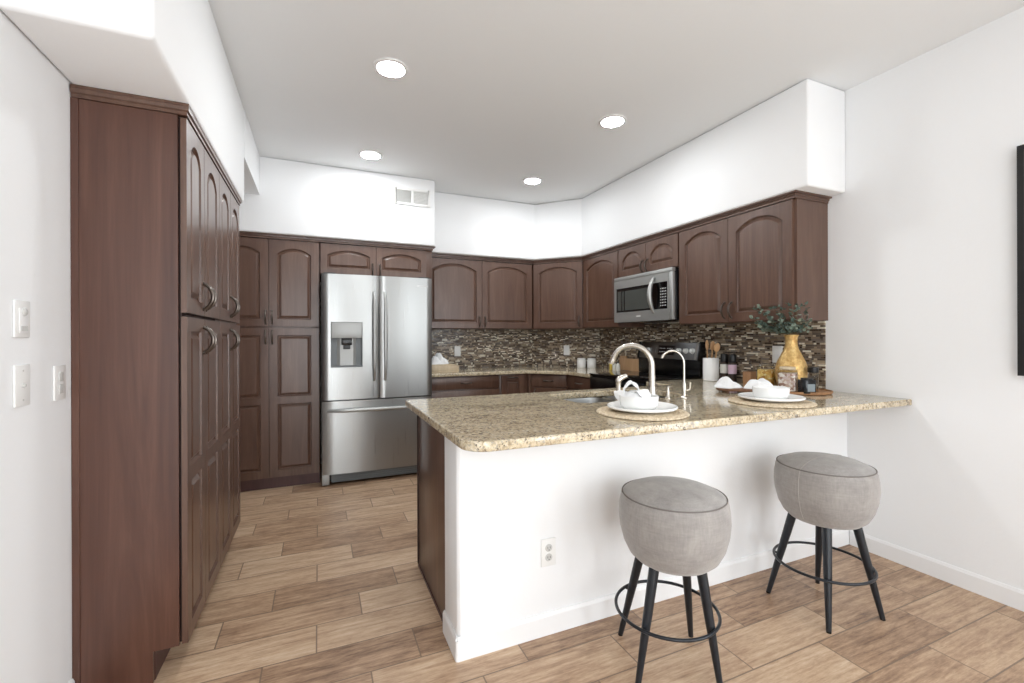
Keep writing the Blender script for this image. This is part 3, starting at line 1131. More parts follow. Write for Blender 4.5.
HX0, HX1, HZ0, HZ1 = 0.072, 0.328, 1.004, 1.392
dl = bowed(0, 0.466, 0.728, 1.80, 0, 0.058, 0.012, 0, 0, (HX0, HX1, HZ0, HZ1), full=(0, FW)).build('door', 'steel', t, smooth=True)
dr = bowed(0.470, FW, 0.728, 1.80, 0, 0.058, 0.012, 0, 0, None, full=(0, FW)).build('door', 'steel', t, smooth=True)
fz = bowed(0, FW, 0.100, 0.718, 0, 0.058, 0.012, 0, 0, None, full=(0, FW)).build('freezer_drawer', 'steel', t, smooth=True)
# dispenser
b = MB()
b.box(HX0 + .001, HX1 - .001, 0.048, 0.052, HZ0 + .001, HZ1 - .001)
b.box(HX0 + .001, HX0 + .004, 0.012, 0.048, HZ0 + .001, HZ1 - .001)
b.box(HX1 - .004, HX1 - .001, 0.012, 0.048, HZ0 + .001, HZ1 - .001)
b.box(HX0 + .004, HX1 - .004, 0.006, 0.048, HZ0 + .001, HZ0 + .014)
b.build('dispenser_recess', 'grey_plastic', dl, label='recessed grey ice and water dispenser bay')
MB().box(HX0 + .005, HX1 - .005, 0.004, 0.046, 1.255, HZ1 - .003).build('control_panel', 'panel_grey', dl, 0.003, label='pale dispenser control panel')
b = MB()
b.prism([(HX0 + .05, .047), (HX0 + .075, .030), (HX1 - .075, .030), (HX1 - .05, .047)], 1.02, 1.252)
b.build('splash_plate', 'panel_grey', dl, label='bright steel plate inside the dispenser bay')
MB().prism([(0.155, 0.010), (0.245, 0.010), (0.235, 0.029), (0.165, 0.029)], 1.195, 1.252).build('nozzle', 'black', dl, 0.003)
MB().box(0.172, 0.228, 0.012, 0.026, 1.160, 1.194).build('paddle', 'darkgrey', dl, 0.003)


def bar_handle(parent, p0, p1, out, r=0.014, n=15):
    p0, p1 = Vector(p0), Vector(p1)
    pts, rad = [], []
    for i in range(n):
        k = i / (n - 1)
        o_ = out * min(1, math.sin(PI * k) * 2.2) ** 0.6 if 0 < k < 1 else 0
        pts.append(p0.lerp(p1, k) + Vector((0, -o_, 0)))
        rad.append(r * (0.85 + 0.35 * math.sin(PI * k)))
    return MB().tube(pts, rad, 12).build('handle', 'steel_light', parent, smooth=True)


bar_handle(dl, (0.424, 0.002, 0.885), (0.424, 0.002, 1.655), 0.045)
bar_handle(dr, (0.516, 0.002, 0.885), (0.516, 0.002, 1.655), 0.045)
bar_handle(fz, (0.045, 0.008, 0.640), (FW - 0.045, 0.008, 0.640), 0.05, 0.014)
b = MB()
b.box(0.075, FW - 0.02, 0.045, 0.060, 0.022, 0.092)
for k in range(3):
    b.box(0.11, FW - 0.05, 0.040, 0.045, 0.034 + k * 0.017, 0.040 + k * 0.017)
b.build('toe_grille', 'grey_plastic', t)
for x in (0.0, FW - 0.06):
    MB().box(x, x + 0.06, 0.030, 0.060, 0.008, 0.096).build('foot_cover', 'panel_grey', t, 0.004)
for x in (0.09, FW - 0.09):
    for y in (0.2, 0.62):
        MB().lathe([(0.018, 0.0), (0.018, 0.03)], 12, (x, y, 0)).build('levelling_foot', 'black', t)
for x in (0.02, FW - 0.11):
    MB().box(x, x + 0.09, 0.02, 0.12, 1.801, 1.812).build('hinge_cover', 'darkgrey', t, 0.003)
text_part('badge', 'FRIGIDAIRE', 0.020, 'porcelain', dr, (0.850, 0.0068, 1.725), Matrix.Rotation(PI / 2, 3, 'X'), 0.0008)

# ------------------------------------------------------------------ range
t = thing('range', 'black glass top electric range with silver knobs, under the microwave', 'range', (2.300, 3.4935, 0), -R90)
RW = 0.758
MB().box(0, RW, 0.02, 0.60, 0.06, 0.900).build('body', 'black', t, 0.003)
MB().box(-0.0015, RW + 0.0015, -0.01, 0.555, 0.9125, 0.9245).build('cooktop', 'glass_black', t, 0.003)
MB().box(0.002, RW - 0.002, 0.0, 0.60, 0.900, 0.9122).build('trim_band', 'black', t)
dr_ = MB().box(0.01, RW - 0.01, -0.012, 0.02, 0.30, 0.775).build('oven_door', 'black', t, 0.004)
MB().box(0.09, RW - 0.09, -0.0145, -0.0122, 0.37, 0.66).build('oven_window', 'glass_black', dr_)
pts = [(0.04, -0.012, 0.735), (0.06, -0.055, 0.742), (RW / 2, -0.062, 0.745), (RW - 0.06, -0.055, 0.742), (RW - 0.04, -0.012, 0.735)]
MB().tube(pts, [0.010, 0.012, 0.012, 0.012, 0.010], 12).build('handle', 'slate', dr_, smooth=True)
MB().box(0.01, RW - 0.01, -0.010, 0.02, 0.785, 0.895).build('vent_panel', 'black', t, 0.004)
MB().box(0.01, RW - 0.01, -0.010, 0.02, 0.07, 0.29).build('storage_drawer', 'black', t, 0.004)
for x, y in ((0.06, 0.08), (RW - 0.06, 0.08), (0.06, 0.54), (RW - 0.06, 0.54)):
    MB().lathe([(0.016, 0), (0.016, 0.06)], 12, (x, y, 0)).build('foot', 'black', t)
for x, y, r in ((0.19, 0.15, 0.10), (0.56, 0.15, 0.085), (0.19, 0.40, 0.075), (0.56, 0.40, 0.10)):
    MB().lathe([(r, 0.9247), (r + 0.003, 0.9249), (r + 0.003, 0.9247)], 40, (x, y, 0), cap=False).build('burner_ring', 'darkgrey', t)
# back guard: black lower section, tilted steel control panel
b = MB()
prof = [(0.556, 0.914), (0.556, 1.045), (0.622, 1.045), (0.622, 0.914)]
b.box(0, RW, 0.556, 0.624, 0.9250, 1.060)
b.build('backguard', 'black', t, 0.002)
def tilted(x0, x1, y0, z0, z1, lean, y1):
    return MB().add([(x0, y0, z0), (x1, y0, z0), (x1, y0 + lean, z1), (x0, y0 + lean, z1),
                     (x0, y1, z0), (x1, y1, z0), (x1, y1, z1), (x0, y1, z1)],
                    [(0, 1, 2, 3), (4, 7, 6, 5), (0, 4, 5, 1), (3, 2, 6, 7), (0, 3, 7, 4), (1, 5, 6, 2)])
LEAN = 0.03
cp_ = tilted(0.02, RW - 0.012, 0.542, 1.061, 1.206, LEAN, 0.622).build('control_panel', 'slate', t, 0.003, label='grey metal control panel')
tilted(RW - 0.0115, RW + 0.001, 0.536, 1.055, 1.212, LEAN, 0.623).build('side_cap', 'black', t, 0.003)
tilted(0.0, 0.0195, 0.536, 1.055, 1.212, LEAN, 0.623).build('side_cap', 'black', t, 0.003)
MB().add([(RW - 0.045, 0.5375, 1.066), (RW - 0.027, 0.5375, 1.066), (RW - 0.027, 0.5375 + LEAN, 1.203), (RW - 0.045, 0.5375 + LEAN, 1.203),
          (RW - 0.045, 0.5415, 1.066), (RW - 0.027, 0.5415, 1.066), (RW - 0.027, 0.5415 + LEAN, 1.203), (RW - 0.045, 0.5415 + LEAN, 1.203)],
         [(0, 1, 2, 3), (4, 7, 6, 5), (0, 4, 5, 1), (3, 2, 6, 7), (0, 3, 7, 4), (1, 5, 6, 2)]).build('steel_edge', 'steel_plain', cp_)
def on_panel(x, z):      # y of the tilted face
    return 0.542 + LEAN * (z - 1.061) / (1.206 - 1.061)
b = MB()
zc0, zc1 = 1.095, 1.178
b.add([(0.275, on_panel(0, zc0) - 0.003, zc0), (0.475, on_panel(0, zc0) - 0.003, zc0), (0.475, on_panel(0, zc1) - 0.003, zc1), (0.275, on_panel(0, zc1) - 0.003, zc1),
       (0.275, on_panel(0, zc0), zc0), (0.475, on_panel(0, zc0), zc0), (0.475, on_panel(0, zc1), zc1), (0.275, on_panel(0, zc1), zc1)],
      [(0, 1, 2, 3), (4, 7, 6, 5), (0, 4, 5, 1), (3, 2, 6, 7), (0, 3, 7, 4), (1, 5, 6, 2)])
disp = b.build('display', 'glass_black', cp_)
b = MB()
for zz in (1.120, 1.150):
    y_ = on_panel(0, zz) - 0.0036
    for k in range(9):
        if k == 4:
            continue
        b.box(0.292 + k * 0.019, 0.303 + k * 0.019, y_, y_ + 0.0008, zz, zz + 0.006)
b.build('display_marks', 'white_mark', disp)
rotk = Matrix.Rotation(-math.atan2(LEAN, 0.145), 4, 'X')
for x in (0.058, 0.135, 0.535, 0.612, 0.689 - 0.005):
    z = 1.135
    k = MB().lathe([(0.024, 0.0), (0.024, 0.004), (0.019, 0.006), (0.0175, 0.024), (0.015, 0.027), (0.0, 0.027)], 20, (0, 0, 0), 'Y')
    k.box(-0.003, 0.003, -0.033, -0.026, -0.016, 0.016)
    ko = k.build('knob', 'knob', cp_, smooth=True)
    ko.matrix_local = Matrix.Translation((x, on_panel(x, z) - 0.0005, z)) @ rotk
b = MB()
for x, s in ((0.168, 1), (0.245, -1), (0.502, -1), (0.712, 1)):
    pts = [(x + s * 0.006 * math.cos(a), on_panel(0, 1.135 + 0.026 * math.sin(a)) - 0.001, 1.135 + 0.026 * math.sin(a)) for a in [(-0.5 + j / 8) * PI for j in range(9)]]
    b.tube(pts, 0.0012, 6)
b.build('panel_marks', 'white_mark', cp_)

# ------------------------------------------------------------------ microwave
t = thing('microwave', 'stainless over the range microwave with curved handle, hung below a short cabinet', 'microwave', (2.566, 3.487, 1.388), -R90)
MW, MH = 0.756, 0.420
MB().box(0.004, MW - 0.001, 0.035, XR - 2.566 - 0.012, 0, MH).build('body', 'black', t, 0.003)
MB().box(0, MW, 0.0, 0.034, MH - 0.032, MH).build('vent_strip', 'steel_light', t, 0.003)
df = MB()
wx0, wx1, wz0, wz1 = 0.030, 0.70, 0.095, 0.315
for (a, b_, c, d_) in ((0, wx0, 0.004, MH - 0.034), (0.70, 0.715, 0.004, MH - 0.034), (wx0, 0.70, 0.004, wz0), (wx0, 0.70, wz1, MH - 0.034)):
    df.box(a, b_, 0, 0.034, c, d_)
dm = df.build('door', 'steel_light', t)
MB().box(0.716, MW, 0.0, 0.034, 0.004, MH - 0.034).build('side_trim', 'steel_light', t, 0.006)
gw = MB().box(wx0, 0.515, 0.004, 0.02, wz0, wz1).build('window', 'black', dm, label='black framed window')
MB().box(wx0 + 0.02, 0.49, 0.0025, 0.0038, wz0 + 0.016, wz1 - 0.028).build('window_screen', 'mwglass', gw, label='grey see-through screen')
MB().box(wx0 + 0.075, wx0 + 0.088, 0.0015, 0.0024, wz0 + 0.008, wz1 - 0.012).build('window_bar', 'black', gw)
MB().box(wx0 + 0.115, wx0 + 0.128, 0.0015, 0.0024, wz0 + 0.008, wz1 - 0.012).build('window_bar', 'black', gw)
kp = MB().box(0.516, wx1, 0.003, 0.02, wz0, wz1).build('keypad', 'glass_black', dm, label='black touch keypad')
b = MB()
for i in range(4):
    for j in range(7):
        b.box(0.618 + i * 0.019, 0.626 + i * 0.019, 0.0020, 0.0029, 0.120 + j * 0.023, 0.128 + j * 0.023)
b.build('keys', 'white_mark', kp)
pts, rad = [], []
for i in range(17):
    k = i / 16
    pts.append((0.552, -0.004 - 0.050 * math.sin(PI * k) ** 0.8, 0.065 + 0.30 * k))
    rad.append(0.010 + 0.010 * math.sin(PI * k))
MB().tube(pts, rad, 14).build('handle', 'steel_light', dm, smooth=True)
b = MB().box(0.32, 0.375, -0.001, 0.0, 0.045, 0.056).build('badge', 'porcelain', dm)

# ------------------------------------------------------------------ wall plates
def plate(name, label, loc, rz, w_=0.070, h_=0.115, kind='outlet', cat='outlet'):
    t = thing(name, label, cat, loc, rz)
    p = MB().box(-w_ / 2, w_ / 2, -0.006, -0.0003, -h_ / 2, h_ / 2).build('cover_plate', 'plastic', t, 0.0025)
    if kind == 'outlet':
        for s in (-1, 1):
            MB().lathe([(0.016, 0.0061), (0.016, 0.008), (0.0145, 0.009)], 20, (0, 0, s * 0.020), 'Y').build('receptacle', 'shaded_white', t)
            b = MB()
            b.box(-0.0065, -0.0045, -0.0098, -0.0092, s * 0.020 - 0.003, s * 0.020 + 0.006)
            b.box(0.0045, 0.0065, -0.0098, -0.0092, s * 0.020 - 0.003, s * 0.020 + 0.006)
            b.box(-0.002, 0.002, -0.0098, -0.0092, s * 0.020 - 0.010, s * 0.020 - 0.006)
            b.build('slots', 'slot', t)
    elif kind == 'rocker':
        MB().add([(-0.016, -0.0065, -0.033), (0.016, -0.0065, -0.033), (0.016, -0.0065, 0.033), (-0.016, -0.0065, 0.033),
                  (-0.016, -0.0075, 0.0), (0.016, -0.0075, 0.0), (-0.016, -0.0105, 0.033), (0.016, -0.0105, 0.033), (-0.016, -0.0085, -0.033), (0.016, -0.0085, -0.033)],
                 [(8, 9, 5, 4), (4, 5, 7, 6), (0, 1, 9, 8), (3, 6, 7, 2), (0, 8, 4, 6, 3), (1, 2, 7, 5, 9)]).build('rocker', 'trim', t)
    elif kind == 'double':
        for s in (-1, 1):
            MB().box(-0.012, 0.012, -0.009, -0.0062, s * 0.020 - 0.015, s * 0.020 + 0.015).build('rocker', 'shaded_white', t, 0.001)
    elif kind == 'jack':
        MB().lathe([(0.006, 0.0061), (0.006, 0.010), (0.004, 0.012)], 12, (0, 0, 0), 'Y').build('jack', 'shaded_white', t)
        b = MB()
        for s in (-1, 1):
            b.lathe([(0.003, 0.0061), (0.003, 0.007)], 10, (0, 0, s * 0.042), 'Y')
        b.build('screw', 'shaded_white', t)
    elif kind == 'fan':
        MB().box(-0.020, 0.020, -0.0085, -0.0062, -0.040, 0.030).build('keypad', 'trim', t, 0.001)
        MB().lathe([(0.011, 0.0061), (0.011, 0.012), (0.008, 0.014)], 16, (0, 0, 0.020), 'Y').build('knob', 'shaded_white', t, smooth=True)
        MB().box(-0.015, 0.015, -0.0100, -0.0087, -0.034, -0.020).build('button', 'shaded_white', t)
    return t


plate('outlet', 'white duplex outlet low on the white half wall below the bar', (0.886, 1.670, 0.345), 0)
plate('light_switch', 'white switch plate on the mosaic backsplash nearest the refrigerator', (1.430, YB - 0.008, 1.107), 0, kind='rocker', cat='switch')
um = (DB - DA).normalized()
nm = Vector((um.y, -um.x))
q = DA + um * 0.433 + nm * 0.008
plate('outlet', 'white outlet plate on the angled mosaic backsplash above the canisters', (q.x, q.y, 1.107), math.atan2(um.y, um.x), kind='rocker')
plate('outlet', 'white outlet plate on the backsplash partly hidden by the gold vase', (XR - 0.008, 2.112, 1.130), -R90, 0.075, 0.118, kind='rocker')
plate('wall_control', 'white dimmer control with a knob, upper of the two at the left edge', (XL, 1.718, 1.307), R90, 0.072, 0.105, kind='fan', cat='switch')
plate('jack_plate', 'white plate with a small centre jack, lower of the two at the left edge', (XL, 1.718, 1.118), R90, 0.072, 0.118, kind='jack', cat='wall plate')
plate('light_switch', 'white switch plate with two small rockers beside the tall left cabinet', (XL, 1.919, 1.108), R90, 0.070, 0.112, kind='double', cat='switch')

# vent grille on the soffit above the refrigerator
t = thing('air_vent', 'white air vent grille on the soffit above the refrigerator', 'vent', (0.80, 4.1545, 2.557))
b = MB()
for a in ((-0.165, -0.143, -0.078, 0.078), (0.143, 0.165, -0.078, 0.078), (-0.143, 0.143, 0.056, 0.078), (-0.143, 0.143, -0.078, -0.056), (-0.012, 0.012, -0.056, 0.056)):
    b.box(a[0], a[1], -0.010, -0.0003, a[2], a[3])
b.build('frame', 'plastic', t, 0.002)
for s, x0, x1 in ((0, -0.142, -0.013), (1, 0.013, 0.142)):
    b = MB()
    for k in range(9):
        z = -0.050 + k * 0.0125
        dz = 0.008 if s == 0 else 0.006
        b.add([(x0, -0.009, z), (x1, -0.009, z), (x1, -0.002, z + dz), (x0, -0.002, z + dz),
               (x0, -0.0085, z - 0.001), (x1, -0.0085, z - 0.001), (x1, -0.0015, z + dz - 0.001), (x0, -0.0015, z + dz - 0.001)],
              [(0, 1, 2, 3), (4, 7, 6, 5), (0, 4, 5, 1), (3, 2, 6, 7), (0, 3, 7, 4), (1, 5, 6, 2)])
    b.build('louver', 'shaded_white' if s == 0 else 'plastic', t)
MB().box(-0.142, 0.142, -0.0012, -0.0004, -0.055, 0.055).build('duct_back', 'shaded_white', t)

# recessed ceiling lights
for (x, y, lb) in ((0.371, 2.525, 'bright recessed ceiling light, the nearest on the left'),
                   (1.863, 2.544, 'bright recessed ceiling light, the nearest on the right'),
                   (0.391, 3.775, 'small bright recessed ceiling light close to the air vent soffit'),
                   (1.864, 3.801, 'small bright recessed ceiling light near the back corner wall')):
    t = thing('recessed_light', lb, 'light', (x, y, CEIL - 0.0005), group='recessed ceiling lights')
    MB().lathe([(0.074, 0.0), (0.095, -0.0005), (0.093, -0.005), (0.075, -0.009), (0.074, 0.0)], 40, cap=False).build('trim_ring', 'trim', t, smooth=True)
    MB().lathe([(0.0735, -0.003), (0.0735, -0.006), (0.0, -0.006)], 40).build('lens', 'led', t)

# picture at the right edge
t = thing('framed_picture', 'large black framed picture at the right edge on the right wall', 'picture', (XR - 0.0005, 0.945, 1.07), -R90)
b = MB()
for a in ((0, 0.022, 0, 1.04), (0.80, 0.822, 0, 1.04), (0.022, 0.80, 0, 0.022), (0.022, 0.80, 1.018, 1.04)):
    b.box(a[0], a[1], -0.030, -0.0005, a[2], a[3])
b.build('frame', 'frame_black', t)
MB().box(0.022, 0.80, -0.020, -0.001, 0.022, 1.018).build('canvas', 'art', t)

# ------------------------------------------------------------------ bar stools
def stool(label, x, y, rz, feet_r, seam, shift=(0, 0), dz=0.0):
    sh = Matrix.Rotation(-rz, 2) @ Vector(shift)
    t = thing('bar_stool', label, 'stool', (x, y, 0), rz, 'upholstered bar stools at the peninsula')
    prof = [(0.0, 0.392), (0.10, 0.390), (0.142, 0.398), (0.166, 0.420), (0.186, 0.460), (0.199, 0.510), (0.2035, 0.555),
            (0.202, 0.595), (0.1965, 0.626), (0.191, 0.640), (0.186, 0.6455), (0.174, 0.653), (0.14, 0.667), (0.09, 0.678), (0.04, 0.683), (0.0, 0.684)]
    seat = MB().lathe(prof, 56).build('seat', 'fabric', t, smooth=True)
    seat.location = (sh.x, sh.y, dz)
    rp = 0.1905
    pts = [(rp * math.cos(2 * PI * k / 60), rp * math.sin(2 * PI * k / 60), 0.643) for k in range(60)]
    MB().tube(pts, 0.0026, 6, True).build('piping', 'piping', seat, smooth=True)
    if seam is not None:
        # stitched seam running over the top and down the sides
        for sgn in (0, PI):
            a = seam + sgn
            pp = [(r_ * math.cos(a), r_ * math.sin(a), z_ + (0.0006 if z_ > 0.6 else 0)) for r_, z_ in prof[3:]]
            pp = [(px + 0.0006 * math.cos(a), py + 0.0006 * math.sin(a), pz) for px, py, pz in pp]
            MB().tube(pp, 0.0013, 5).build('seam', 'seam', seat, smooth=True)
    for k in range(4):
        a = PI / 4 + k * PI / 2
        top = Vector((0.118 * math.cos(a) + sh.x * 0.6, 0.118 * math.sin(a) + sh.y * 0.6, 0.408 + dz))
        foot = Vector((feet_r * math.cos(a), feet_r * math.sin(a), 0.003))
        mid = foot.lerp(top, 0.55)
        lg = MB().tube([foot, foot.lerp(top, 0.02), mid, top], [0.0095, 0.0105, 0.0165, 0.0195], 14).build('leg', 'legs', t, smooth=True)
        MB().lathe([(0.010, 0.0), (0.010, 0.006), (0.008, 0.0075)], 12, (foot.x, foot.y, 0)).build('foot_pad', 'black', lg)
        zr = 0.205
        pr = foot.lerp(top, (zr - 0.003) / 0.405)
        e_ = Vector((math.cos(a), math.sin(a), 0))
        q0 = Vector((pr.x, pr.y, zr)) + e_ * 0.012
        MB().tube([q0, q0 + e_ * 0.012], 0.005, 8).build('ring_bolt', 'legs', lg)
    zr = 0.205
    lr = feet_r + (0.118 - feet_r) * (zr / 0.408) + 0.027
    pts = [(lr * math.cos(2 * PI * k / 64), lr * math.sin(2 * PI * k / 64), zr) for k in range(64)]
    MB().tube(pts, 0.0062, 10, True).build('foot_ring', 'legs', t, smooth=True)
    return t


def ang_of(pts, cx_, cy_):
    s = c = 0
    for px, py in pts:
        a = 4 * (math.atan2(py - cy_, px - cx_) - PI / 4)
        s += math.sin(a)
        c += math.cos(a)
    return math.atan2(s, c) / 4


f1 = [(1.161, 1.559), (1.044, 1.270), (1.411, 1.408), (1.298, 1.149)]
f2 = [(2.016, 1.509), (1.974, 1.195), (2.317, 1.464), (2.278, 1.156)]
for fs_, lb, sm in ((f1, 'round grey fabric bar stool with black legs, nearest the camera', None),
                    (f2, 'round grey fabric bar stool with a vertical side seam, nearer the right wall', 1)):
    cx_ = sum(p[0] for p in fs_) / 4
    cy_ = sum(p[1] for p in fs_) / 4
    rr = sum(math.hypot(p[0] - cx_, p[1] - cy_) for p in fs_) / 4
    rz = ang_of(fs_, cx_, cy_)
    stool(lb, cx_, cy_, rz, rr, None if sm is None else (math.radians(-176) - rz), (0.026, -0.011) if sm is None else (0.010, -0.003), 0.003 if sm is None else 0.013)

# ------------------------------------------------------------------ things on the counters
def cloth(name, label, loc, w_, d_, h_, seed, rz=0, group=None, mat_='napkin', tilt=None):
    """rumpled folded cloth: dense draped sheet with ridges and a real thickness"""
    rnd = random.Random(seed)
    n = 34
    ph = [rnd.uniform(0, 6.3) for _ in range(6)]
    kx = [rnd.uniform(5, 9), rnd.uniform(9, 15)]
    top, bot = [], []
    for j in range(n + 1):
        for i in range(n + 1):
            a, b_ = i / n * 2 - 1, j / n * 2 - 1
            # rounded irregular outline
            rr_ = math.hypot(a * math.sqrt(1 - b_ * b_ / 2), b_ * math.sqrt(1 - a * a / 2))
            th_ = math.atan2(b_, a)
            k = 1 + 0.10 * math.sin(3 * th_ + ph[0]) + 0.07 * math.sin(5 * th_ + ph[1])
            x_ = a * math.sqrt(1 - b_ * b_ / 2) * k * w_ / 2
            y_ = b_ * math.sqrt(1 - a * a / 2) * k * d_ / 2
            env = max(0, 1 - rr_ ** 2.2)
            z_ = h_ * env * (0.55 + 0.25 * math.sin(kx[0] * a + 3 * b_ + ph[2]) + 0.20 * abs(math.sin(kx[1] * (a * 0.7 + b_) + ph[3])))
            top.append((x_, y_, z_ + 0.004))
            bot.append((x_, y_, 0.0005 if env < 0.15 else z_ * 0.4))
    fs = []
    m_ = (n + 1) ** 2
    for j in range(n):
        for i in range(n):
            q_ = j * (n + 1) + i
            fs.append((q_, q_ + 1, q_ + n + 2, q_ + n + 1))
            fs.append((m_ + q_, m_ + q_ + n + 1, m_ + q_ + n + 2, m_ + q_ + 1))
    bd = [i for i in range(n + 1)] + [j * (n + 1) + n for j in range(1, n + 1)] + [n * (n + 1) + i for i in range(n - 1, -1, -1)] + [j * (n + 1) for j in range(n - 1, 0, -1)]
    for i in range(len(bd)):
        a_, b2 = bd[i], bd[(i + 1) % len(bd)]
        fs.append((a_, m_ + a_, m_ + b2, b2))
    o = MB().add(top + bot, fs).build(name, mat_, smooth=True)
    o.location = loc
    o.rotation_euler = (0, 0, rz)
    return tag(o, label, 'napkin', group)


def disc(name, label, cat, loc, prof, m_, seg=56, group=None):
    o = MB().lathe(prof, seg).build(name, m_, smooth=True)
    o.location = loc
    return tag(o, label, cat, group)


PLATE = [(0.0, 0.001), (0.085, 0.0), (0.090, 0.002), (0.146, 0.012), (0.151, 0.016), (0.151, 0.022), (0.148, 0.024), (0.144, 0.022), (0.100, 0.009), (0.092, 0.007), (0.0, 0.006)]
BOWL = [(0.0, 0.0005), (0.058, 0.0), (0.070, 0.004), (0.081, 0.018), (0.085, 0.058), (0.0835, 0.060), (0.081, 0.058), (0.076, 0.020), (0.064, 0.009), (0.0, 0.008)]
MAT_ = [(0.0, 0.0005), (0.195, 0.0005), (0.199, 0.004), (0.196, 0.0085), (0.19, 0.0095), (0.0, 0.0095)]


def placemat(label, x, y):
    o = disc('placemat', label, 'placemat', (x, y, CZ1 + 0.0003), MAT_, 'weave', 64)
    b = MB()
    for k in range(1, 12):
        r_ = 0.016 * k
        b.tube([(r_ * math.cos(2 * PI * i / 48), r_ * math.sin(2 * PI * i / 48), 0.0092) for i in range(48)], 0.003, 5, True)
    b.build('braid', 'weave', o)
    return o


px1, py1 = 1.318, 1.592
placemat('round woven placemat under the left place setting, in front of the faucet', px1, py1)
disc('dinner_plate', 'white dinner plate of the left place setting in front of the faucet', 'plate', (px1, py1, CZ1 + 0.0132), PLATE, 'porcelain')
disc('bowl', 'white bowl on the left dinner plate, holding a looped napkin', 'bowl', (px1 - 0.012, py1 + 0.005, CZ1 + 0.0205), BOWL, 'porcelain')
px2, py2 = 2.130, 1.575
placemat('round woven placemat under the right place setting, nearer the gold vase', px2, py2)
disc('dinner_plate', 'white dinner plate of the right place setting, nearer the gold vase', 'plate', (px2, py2, CZ1 + 0.0132), PLATE, 'porcelain')
disc('bowl', 'white bowl on the right dinner plate, nearer the gold vase', 'bowl', (px2, py2, CZ1 + 0.0205), BOWL, 'porcelain')


def loop_napkin(label, loc, rz):
    t = thing('napkin', label, 'napkin', loc, rz)
    def petal(cx0, w_, hgt, lean, yaw, seed):
        n, m_ = 20, 8
        vs, fs = [], []
        for i in range(n + 1):
            a = 2 * PI * i / n
            for j in range(m_ + 1):
                k = j / m_ - 0.5
                r_ = 1 + 0.06 * math.sin(5 * a + seed + 6 * k)
                x_ = w_ * math.sin(a) * r_
                z_ = hgt * (1 - math.cos(a)) / 2 * r_
                y_ = k * 0.085 * (0.35 + 0.65 * (1 - math.cos(a)) / 2) + lean * z_
                c_, s_ = math.cos(yaw), math.sin(yaw)
                vs.append((cx0 + x_ * c_ - y_ * s_, x_ * s_ + y_ * c_, z_))
        for i in range(n):
            for j in range(m_):
                q_ = i * (m_ + 1) + j
                fs.append((q_, q_ + 1, q_ + m_ + 2, q_ + m_ + 1))
        # inner skin gives the cloth its thickness
        k0 = len(vs)
        cz = hgt / 2
        for (x_, y_, z_) in vs[:k0]:
            vs.append((cx0 + (x_ - cx0) * 0.86, y_ + 0.001, cz + (z_ - cz) * 0.86))
        for i in range(n):
            for j in range(m_):
                q_ = k0 + i * (m_ + 1) + j
                fs.append((q_, q_ + m_ + 1, q_ + m_ + 2, q_ + 1))
        for i in range(n):
            for j in (0, m_):
                a_, b_ = i * (m_ + 1) + j, (i + 1) * (m_ + 1) + j
                fs.append((a_, b_, k0 + b_, k0 + a_))
        return MB().add(vs, fs).build('fold', 'napkin', t, smooth=True)
    petal(-0.020, 0.035, 0.092, 0.15, 0.2, 1)
    petal(0.028, 0.028, 0.060, -0.25, -0.5, 3)
    petal(-0.045, 0.030, 0.050, 0.3, 1.0, 5)
    b = MB()
    b.lathe([(0.0, -0.010), (0.05, -0.009), (0.060, 0.004), (0.058, 0.024), (0.044, 0.046), (0.024, 0.056), (0.0, 0.059)], 24)
    o = b.build('folded_base', 'napkin', t, smooth=True)
    return t


loop_napkin('white looped napkin standing in the left bowl', (px1 - 0.024, py1 + 0.010, CZ1 + 0.045), -0.85)
cloth('napkin', 'white napkin folded flat inside the right bowl', (px2, py2, CZ1 + 0.0295), 0.12, 0.11, 0.040, 11)

# dark wooden board with two napkins behind the right setting
t = thing('serving_board', 'dark walnut serving board under the white towels, behind the right setting', 'board', (2.365, 1.955, CZ1 + 0.0003), math.radians(-35))
mb = MB().prism(rrect(-0.13, 0.13, -0.075, 0.075, 0.06), 0.012, 0.026)
mb.build('board', 'board', t, 0.003)
for sx in (-0.08, 0.08):
    for sy in (-0.04, 0.04):
        MB().lathe([(0.012, 0.0), (0.012, 0.0118)], 12, (sx, sy, 0)).build('foot', 'board', t)
cloth('kitchen_towel', 'crumpled white towel at the left end of the walnut board', (2.322, 2.008, CZ1 + 0.0268), 0.155, 0.14, 0.066, 3, -0.6)
cloth('kitchen_towel', 'crumpled white towel draped over the right side of the walnut board', (2.440, 1.880, CZ1 + 0.0268), 0.155, 0.14, 0.070, 5, -0.6)

# round wooden tray by the wall
t = thing('serving_tray', 'round light wood tray beside the wall holding the dark candle', 'tray', (2.685, 1.800, CZ1 + 0.0003))
MB().lathe([(0.0, 0.0), (0.160, 0.0), (0.168, 0.006), (0.170, 0.018), (0.165, 0.019), (0.162, 0.010), (0.0, 0.010)], 64).build('tray', 'tray', t, smooth=True)
TZ = CZ1 + 0.0108


def jar(label, x, y, w_, h_, cont, rz, lid):
    t = thing('storage_jar', label, 'jar', (x, y, CZ1 + 0.0003 if lid != 'tray' else TZ), rz)
    g_ = MB().prism(rrect(-w_ / 2, w_ / 2, -w_ / 2, w_ / 2, 0.018), 0.0, h_).build('glass', 'glass', t, 0.004)
    i_ = w_ / 2 - 0.006
    MB().prism(rrect(-i_, i_, -i_, i_, 0.014), 0.006, h_ * 0.84).build('contents', cont, t, 0.004)
    l_ = MB().lathe([(0.0, h_ + 0.001), (w_ * 0.40, h_ + 0.001), (w_ * 0.42, h_ + 0.004), (w_ * 0.42, h_ + 0.013), (w_ * 0.40, h_ + 0.016), (0, h_ + 0.016)], 32).build('lid', 'glass' if lid == 'glass' else 'crate', t, smooth=True)
    return t


